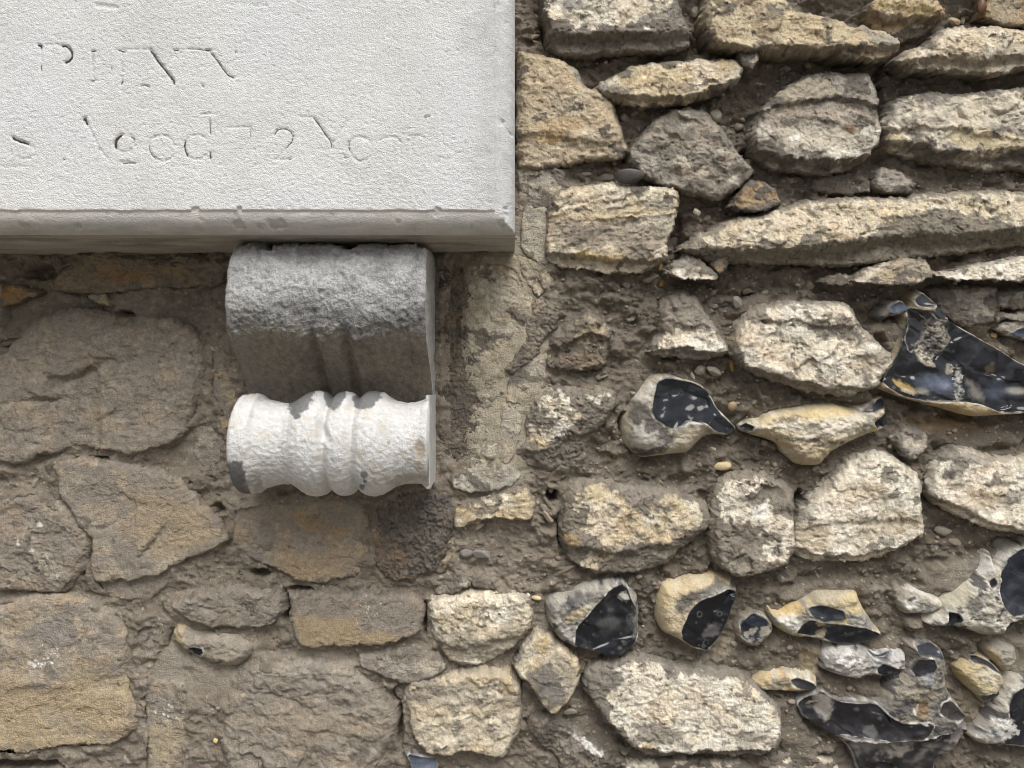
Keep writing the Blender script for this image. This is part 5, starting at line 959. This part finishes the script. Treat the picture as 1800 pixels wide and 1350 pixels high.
mface = (e[:-1, :-1] > WM - .0004) & (e[1:, 1:] > WM - .0004) & (e[1:, :-1] > WM - .0004) & (e[:-1, 1:] > WM - .0004)
jw = np.where((e > WM + .001) & (Xg > -.52) & (Zg < .40), .45 * 1.9 * kf, 0)
Vp = np.stack([Xg + jw * white(Xg, 1391), Yg, Zg + jw * white(Xg, 1392)], -1).reshape(-1, 3) - PO
def gridf2(ny, nx, keep=None):                            # rows run upwards: flip winding
    F_ = gridfaces(ny, nx, keep)
    return F_[:, ::-1]
Fs = gridf2(len(zf), len(xf), mface); a_, b_, c_ = compact(Vp, Fs, cp.reshape(-1, 4))
slab = build('slab', a_, b_, M_LIME, plaque, c_)
Fs = gridf2(len(zf), len(xf), ~mface); a_, b_, c_ = compact(Vp, Fs, cp.reshape(-1, 4))
# underside and right-hand side of the moulding, running back into the wall
def strip(P0, P1, n, nz, seed, colf):
    t = np.linspace(0, 1, n)[:, None, None]
    G = P0[None] * (1 - t) + P1[None] * t
    return G
ib = np.arange(len(xf)); edge_b = Vp.reshape(len(zf), len(xf), 3)[0]; back_b = edge_b.copy(); back_b[:, 1] = 0.06
G = strip(edge_b, back_b, 40, 0, 0, None)
gx = G[..., 0] + PO[0]; gyv = G[..., 1]
G[1:-1, :, 2] += (.0016 * fbm(gx / .05, gyv / .012, 1340, 4) + .0007 * perlin(gx / .004, gyv / .003, 1341))[1:-1]
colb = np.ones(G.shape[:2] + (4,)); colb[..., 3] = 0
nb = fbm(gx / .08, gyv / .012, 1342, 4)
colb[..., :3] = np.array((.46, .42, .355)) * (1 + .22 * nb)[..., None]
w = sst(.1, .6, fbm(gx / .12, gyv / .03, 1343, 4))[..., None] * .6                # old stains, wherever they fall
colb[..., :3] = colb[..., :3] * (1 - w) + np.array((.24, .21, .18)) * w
Vb = G.reshape(-1, 3); Fb = gridfaces(40, len(xf))
edge_r = Vp.reshape(len(zf), len(xf), 3)[:, -1]; back_r = edge_r.copy(); back_r[:, 1] = 0.06
G2 = strip(edge_r, back_r, 24, 0, 0, None)
colr = np.ones(G2.shape[:2] + (4,)); colr[..., 3] = 0
colr[..., :3] = np.array((.56, .55, .53)) * (1 + .12 * fbm(G2[..., 2] / .02, G2[..., 1] / .02, 1350, 3))[..., None]
Vr = G2.reshape(-1, 3); Fr = gridfaces(24, len(zf))[:, ::-1]
o_ = len(a_); o2 = o_ + len(Vb)
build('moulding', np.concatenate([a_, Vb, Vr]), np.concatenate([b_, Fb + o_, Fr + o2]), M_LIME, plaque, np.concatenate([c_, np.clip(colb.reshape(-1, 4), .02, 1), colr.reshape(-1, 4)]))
# remains of the dark filling in the letters
for k, (nm, st) in enumerate(STROKES):
    for sp, hw, dp, dk in st:
        if dk < .3: continue
        P = pts(sp)
        seg = np.concatenate([[0], np.cumsum(np.hypot(*np.diff(P, axis=0).T))])
        m_ = max(4, int(seg[-1] / 1.6)); t = np.linspace(0, seg[-1], m_)
        cx = np.interp(t, seg, P[:, 0]); cy = np.interp(t, seg, P[:, 1])
        tx = np.gradient(cx); ty = np.gradient(cy); l = np.hypot(tx, ty) + 1e-9; nx_, ny_ = -ty / l, tx / l
        end = np.clip(np.minimum(t, seg[-1] - t) / 2.5, .25, 1)
        wl = hw * dk * end * (.62 + .55 * perlin(t / 5 + 3 * k, np.full(m_, 7.7 + k), 1360)); wr_ = hw * dk * end * (.62 + .55 * perlin(t / 5 + 3 * k, np.full(m_, 17.7 + k), 1361))
        ring = []
        for off, dz in ((-1, -2.6), (-1, -.7), (0, -.1), (1, -.7), (1, -2.6)):
            ww = np.where(off < 0, wl, wr_) * off
            X = (cx + nx_ * ww - 900) * kf; Z = (675 - cy - ny_ * ww) * kf
            Yv = np.full(m_, YF) - (dz - dp * .18 + .35) * kf
            ring.append(np.stack([X, Yv, Z], 1))
        R_ = np.stack(ring, 1).reshape(-1, 3) - PO
        F_ = gridfaces(m_, 5)
        g_ = .05 + (1 - dk) * .22
        o = build('letter_stroke', R_, F_, M_INK, plaque, np.tile(np.array([[g_, g_ * .96, g_ * .93, 0]]), (len(R_), 1)))
        o['label'] = 'dark remains of the worn carved letter ' + nm

# ------------------------------------------------------------------ the scroll corbel under the plaque
corbel = bpy.data.objects.new('stone_corbel', None); COL.objects.link(corbel)
CO = np.array([-0.195, 0.0, -0.112]); corbel.location = Vector(CO)
corbel['label'] = 'weathered limestone scroll corbel with a fluted roll at its foot, under the plaque'
corbel['category'] = 'corbel'
XL, XRc = -0.2993, -0.0905
prof = np.array([(-.040, .1545), (-.055, .153), (-.072, .148), (-.087, .1355), (-.096, .115), (-.100, .092), (-.1005, .072), (-.0975, .056), (-.091, .044), (-.079, .033), (-.062, .021), (-.046, .007), (-.034, -.006), (-.028, -.018), (-.024, -.035)])
for _ in range(2):
    a_ = prof[:-1] * .75 + prof[1:] * .25; b_ = prof[:-1] * .25 + prof[1:] * .75
    prof = np.concatenate([prof[:1], np.stack([a_, b_], 1).reshape(-1, 2), prof[-1:]])
seg = np.concatenate([[0], np.cumsum(np.hypot(*np.diff(prof, axis=0).T))])
ns = 200; t = np.linspace(0, seg[-1], ns)
py2 = np.interp(t, seg, prof[:, 0]); pz2 = np.interp(t, seg, prof[:, 1])
ty, tz = np.gradient(py2), np.gradient(pz2); l = np.hypot(ty, tz); ny2, nz2 = tz / l, -ty / l      # outward normal (towards camera / down)
if ny2[ns // 3] > 0: ny2, nz2 = -ny2, -nz2
nu = 200; U = np.linspace(XL, XRc, nu)
Ug, Sg = np.meshgrid(U, np.arange(ns)); zz = pz2[Sg]
un = Ug / K; sn = t[Sg] / K
worn = fbm(Ug / .03, zz / .03, 1400, 4, .6)
line = .056 + .004 * np.sin((Ug + .30) / .03) + .010 * fbm(Ug / .022, Ug * 0, 1401, 3) + .006 * perlin(Ug / .006, zz * 0, 1402)
low = sst(.013, -.013, zz - line + .012 * fbm(Ug / .008, zz / .008, 1403, 3, .6))                                        # 1 on the smooth underside
chan = np.zeros_like(Ug)
for cx, wd, dp in ((-.2105, .0052, .0085), (-.1758, .0052, .0085)):
    chan -= dp * np.exp(-((Ug - cx) / wd) ** 2)
chan -= .0035 * sst(-.290, -.284, Ug) * sst(-.235, -.262, Ug) + .0035 * sst(-.104, -.110, Ug) * sst(-.155, -.13, Ug)
fade = sst(.080, .040, zz + .004 * worn)
dis = chan * fade
rough = (.0022 * worn + .0011 * fbm(Ug / .009, zz / .008, 1404, 3, .6) + .0009 * perlin((Ug + .5 * zz) / .0045, (zz - .5 * Ug) / .0042, 1405) + .0004 * white(Ug, 1408) + .0026 * facetn(Ug / .026, zz / .02, 1406, 10))
dis = dis + rough * (1 - low * .82) + .0016 * (1 - low) + .0002 * low * perlin(Ug / .003, zz / .003, 1407)
dis = dis - .006 * (sst(.140, .152, zz)) * sst(.05, .3, fbm(Ug / .028, zz / .05, 1409, 3))          # bites out of the top edge
eb = np.minimum(Ug - XL, XRc - Ug)
dis = dis - .0035 * np.clip(1 - eb / .005, 0, 1) ** 2
Yc = py2[Sg] + ny2[Sg] * dis; Zc = zz + nz2[Sg] * dis
Zc = np.minimum(Zc, .1575)
n1 = fbm(Ug / .04, zz / .03, 1410, 4); n2 = fbm(Ug / .007, zz / .006, 1411, 3, .6); n3 = white(Ug, 1412) * .7
cu = np.array((.66, .655, .645)) * (1 + .3 * n1 + .26 * n2 + .2 * n3)[..., None]
dk = (sst(.112, .062, zz + .014 * n1) * .88)[..., None]  # darker towards the underside: staining, with part of the shading painted in
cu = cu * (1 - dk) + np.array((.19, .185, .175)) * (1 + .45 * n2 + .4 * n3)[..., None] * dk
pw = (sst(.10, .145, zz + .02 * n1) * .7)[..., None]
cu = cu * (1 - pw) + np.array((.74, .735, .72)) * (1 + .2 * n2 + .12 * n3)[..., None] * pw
gr_ = sst(.12, .5, n1 + .4 * n2 + .1)[..., None] * .5
cu = cu * (1 - gr_) + np.array((.24, .235, .23)) * gr_
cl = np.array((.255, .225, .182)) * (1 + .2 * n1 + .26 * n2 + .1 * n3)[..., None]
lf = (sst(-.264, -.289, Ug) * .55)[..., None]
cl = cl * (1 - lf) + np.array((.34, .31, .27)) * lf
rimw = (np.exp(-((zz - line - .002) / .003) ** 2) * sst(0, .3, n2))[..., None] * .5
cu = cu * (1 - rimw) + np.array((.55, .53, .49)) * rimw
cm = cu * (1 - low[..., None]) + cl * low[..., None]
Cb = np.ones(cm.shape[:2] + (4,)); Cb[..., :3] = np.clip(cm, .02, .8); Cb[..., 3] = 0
Vb = np.stack([Ug, Yc, Zc], -1)
# side cheeks run straight back to the wall
def cheek(col_i, xs_, seed, flip):
    n_ = 26
    a0 = Vb[:, col_i]; tt = np.linspace(0, 1, n_)[None, :, None]
    b0 = a0.copy(); b0[:, 1] = .05
    G = a0[:, None] * (1 - tt) + b0[:, None] * tt
    # the cheek goes on down beside the roll
    G[:, 1:, 0] += (.0012 * fbm(G[..., 1] / .02, G[..., 2] / .02, seed, 3) + .0005 * perlin(G[..., 1] / .003, G[..., 2] / .003, seed + 1))[:, 1:]
    c_ = np.ones(G.shape[:2] + (4,)); c_[..., 3] = 0
    c_[..., :3] = np.array((.56, .55, .53)) * (1 + .15 * fbm(G[..., 1] / .015, G[..., 2] / .03, seed + 2, 4))[..., None]
    F_ = gridfaces(len(a0), n_)
    return G.reshape(-1, 3), (F_[:, ::-1] if flip else F_), c_.reshape(-1, 4)
r1 = cheek(-1, XRc, 1420, False); l1 = cheek(0, XL, 1430, True)
o1 = nu * ns; o2 = o1 + len(r1[0])
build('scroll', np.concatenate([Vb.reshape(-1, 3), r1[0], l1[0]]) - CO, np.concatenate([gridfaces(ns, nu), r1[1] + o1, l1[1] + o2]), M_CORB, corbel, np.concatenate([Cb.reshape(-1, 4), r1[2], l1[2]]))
# the roll: a fluted baluster lying along the foot
RT = np.array([(395, .049), (398, .0535), (402, .0548), (424, .0553), (431, .0545), (435, .0515), (440, .0495), (452, .0475), (470, .0450), (488, .0446), (500, .048), (512, .0535), (524, .0570), (538, .0582), (552, .0568), (560, .0525), (565, .0492), (569, .0520), (576, .0562), (588, .058), (601, .0565), (610, .052), (615, .0490), (620, .0525), (628, .0565), (644, .0582), (660, .0562), (674, .0510), (688, .0462), (704, .0446), (720, .0455), (733, .0475), (739, .0495), (745, .0508), (752, .0506), (756, .0496)])
yc, zc = -0.046, -0.066
RX = (RT[:, 0] - 900) * .80 / FP
nu, nth = 230, 240
U = np.linspace(XL + .0004, XRc + .0004, nu); TH = np.linspace(-np.pi, np.pi, nth)
Ug, Tg = np.meshgrid(U, TH)                                      # TH: 0 = towards the camera, positive = up
R0 = np.interp(U, RX, RT[:, 1])
kern = np.exp(-np.linspace(-1.5, 1.5, 5) ** 2); kern /= kern.sum()
R0 = np.convolve(np.pad(R0, 2, 'edge'), kern, 'valid')
Rg = np.tile(R0, (nth, 1))
Y0 = yc - Rg * np.cos(Tg); Z0_ = zc + Rg * np.sin(Tg)
pxr, pyr = px_of(Ug, Y0, Z0_)
front = np.cos(Tg) > -.2
wr1 = fbm(Ug / .02, Tg / .35, 1500, 4, .6)
dR = .0005 * wr1 + .0005 * fbm(Ug / .006, Tg / .1, 1501, 3, .6) + .0005 * perlin(Ug / .0045 + Tg * 4, Tg / .08, 1502) + .00022 * white(Ug, 1506)
# worn places: the thin bead is chipped through, the right fillet is broken low down
def dent(cx, cy, rx, ry, ang, dp):
    a = math.radians(ang); dx = pxr - cx; dy = pyr - cy
    qq = ((dx * math.cos(a) + dy * math.sin(a)) / rx) ** 2 + ((-dx * math.sin(a) + dy * math.cos(a)) / ry) ** 2
    return -dp * np.exp(-qq ** 1.5) * front
dR = dR + dent(566, 757, 8, 22, -28, .0042) + dent(738, 792, 9, 17, 0, .003) + dent(750, 848, 30, 9, 0, .004) + dent(690, 700, 10, 6, 0, .002)
smooth_ = np.zeros_like(Ug); cr_ = np.array((.69, .68, .66)) * (1 + .06 * wr1 + .07 * fbm(Ug / .005, Tg / .1, 1503, 3, .6) + .05 * white(Ug, 1504))[..., None]
w = sst(.1, .6, fbm(Ug / .018, Tg / .3, 1505, 4, .6))[..., None] * .45 * np.ones(3)
gi = np.exp(-((Rg - .0485) / .004) ** 2)[..., None]
cr_ = cr_ * (1 - w) + np.array((.60, .53, .42)) * w
Cr = np.ones(Ug.shape + (4,)); Cr[..., :3] = cr_; Cr[..., 3] = 0
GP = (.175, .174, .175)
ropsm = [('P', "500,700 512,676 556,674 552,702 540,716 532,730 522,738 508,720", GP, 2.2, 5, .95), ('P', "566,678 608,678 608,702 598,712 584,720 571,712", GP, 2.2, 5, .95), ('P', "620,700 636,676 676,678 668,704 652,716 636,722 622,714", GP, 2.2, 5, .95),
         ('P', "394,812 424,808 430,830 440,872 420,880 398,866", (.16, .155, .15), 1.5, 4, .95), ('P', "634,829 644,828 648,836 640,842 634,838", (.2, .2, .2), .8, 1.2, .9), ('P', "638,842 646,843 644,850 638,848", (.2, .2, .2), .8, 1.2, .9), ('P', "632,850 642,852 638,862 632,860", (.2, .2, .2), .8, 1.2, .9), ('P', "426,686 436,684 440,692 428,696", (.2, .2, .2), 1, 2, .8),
         ('E', 738, 800, 10, 26, 0, (.42, .32, .22), 5, 6, .55), ('E', 725, 842, 50, 9, -6, (.42, .37, .29), 5, 6, .6), ('E', 446, 850, 14, 20, 0, (.36, .33, .29), 5, 8, .6), ('E', 683, 778, 3, 4, 0, (.3, .3, .3), 1, 1, .8)]
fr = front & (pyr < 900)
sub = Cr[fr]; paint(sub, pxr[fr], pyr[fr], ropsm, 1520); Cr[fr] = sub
gm = np.clip(1 - np.abs(Cr[..., 0] - .155) / .06, 0, 1)
dR = dR * (1 - .85 * gm) + .0009 * gm
Rg = Rg + dR
Vr = np.stack([Ug, yc - Rg * np.cos(Tg), zc + Rg * np.sin(Tg)], -1)
Fr = gridfaces(nth, nu)[:, ::-1]
ends = []; capF = []; n0 = nu * nth; Vs = [Vr.reshape(-1, 3)]; Cs = [Cr.reshape(-1, 4)]
for side, ci in ((0, 0), (1, nu - 1)):
    c0 = np.array([[U[ci], yc, zc]]); idx = np.arange(nth) * nu + ci
    Vs.append(c0); Cs.append(np.array([[.6, .59, .57, 0]]))
    tri = np.stack([idx[:-1], idx[1:], np.full(nth - 1, n0)], 1); n0 += 1
    capF.append(tri if side == 0 else tri[:, ::-1])
build('roll', np.concatenate(Vs) - CO, [Fr] + capF, M_LIME, corbel, np.clip(np.concatenate(Cs), .02, .82))
# block behind the roll that ties it to the wall
def rbox(x0, x1, y0, y1, z0, z1, seed):
    nx_, nz_ = 6, 40; ny_ = 40
    vs = []; fs = []; n_ = 0
    def face(o, a, b, na, nb):
        nonlocal n_
        s_ = np.linspace(0, 1, na)[:, None, None]; t_ = np.linspace(0, 1, nb)[None, :, None]
        G = np.array(o) + np.array(a) * s_ + np.array(b) * t_
        vs.append(G.reshape(-1, 3)); fs.append(gridfaces(na, nb) + n_); n_ += na * nb
    dx, dy, dz = x1 - x0, y1 - y0, z1 - z0
    face((x1, y0, z1), (0, 0, -dz), (0, dy, 0), nz_, ny_)
    face((x0, y1, z1), (0, 0, -dz), (0, -dy, 0), nz_, ny_)
    face((x0, y0, z0), (0, dy, 0), (dx, 0, 0), ny_, 60)
    face((x0, y0, z1), (0, 0, -dz), (dx, 0, 0), nz_, 60)
    V_ = np.concatenate(vs)
    return V_, np.concatenate(fs)
V_, F_ = rbox(XL + .0015, XRc - .0006, -.046, .05, -.111, -.028, 0)
c_ = np.ones((len(V_), 4)); c_[:, :3] = np.array((.55, .54, .515)) * (1 + .15 * fbm(V_[:, 1] / .01, V_[:, 2] / .02, 1540, 3))[:, None]; c_[:, 3] = 0
build('back_block', V_ - CO, F_, M_LIME, corbel, c_)

# flat cheek on the right, one plane from the plaque down past the roll
V_, F_ = rbox(XRc - .003, XRc + .0009, -.066, .05, -.1135, -.012, 0)
V_[:, 0] += .0004 * fbm(V_[:, 1] / .012, V_[:, 2] / .012, 1551, 3); V_[:, 1] += np.where(V_[:, 1] < -.06, .0012 * fbm(V_[:, 2] / .012, V_[:, 0] / .01, 1552, 3), 0)
c_ = np.ones((len(V_), 4)); c_[:, :3] = np.array((.62, .615, .60)) * (1 + .12 * fbm(V_[:, 1] / .01, V_[:, 2] / .02, 1553, 4))[:, None]; c_[:, 3] = 0
build('side_plate', V_ - CO, F_, M_LIME, corbel, c_)

# ------------------------------------------------------------------ ground in front of the wall (below the picture)
gv_ = np.array([(-60, -60, -1.5), (60, -60, -1.5), (60, 60, -1.5), (-60, 60, -1.5)], float)
gme = bpy.data.meshes.new('pavement'); gme.from_pydata([tuple(v) for v in gv_], [], [(0, 1, 2, 3)]); gme.materials.append(ground_material())
go = bpy.data.objects.new('pavement', gme); COL.objects.link(go); go['kind'] = 'structure'
tri = sum(sum(len(p.vertices) - 2 for p in []) for o in [])
print('done', round(time.time() - T0, 1), 's')
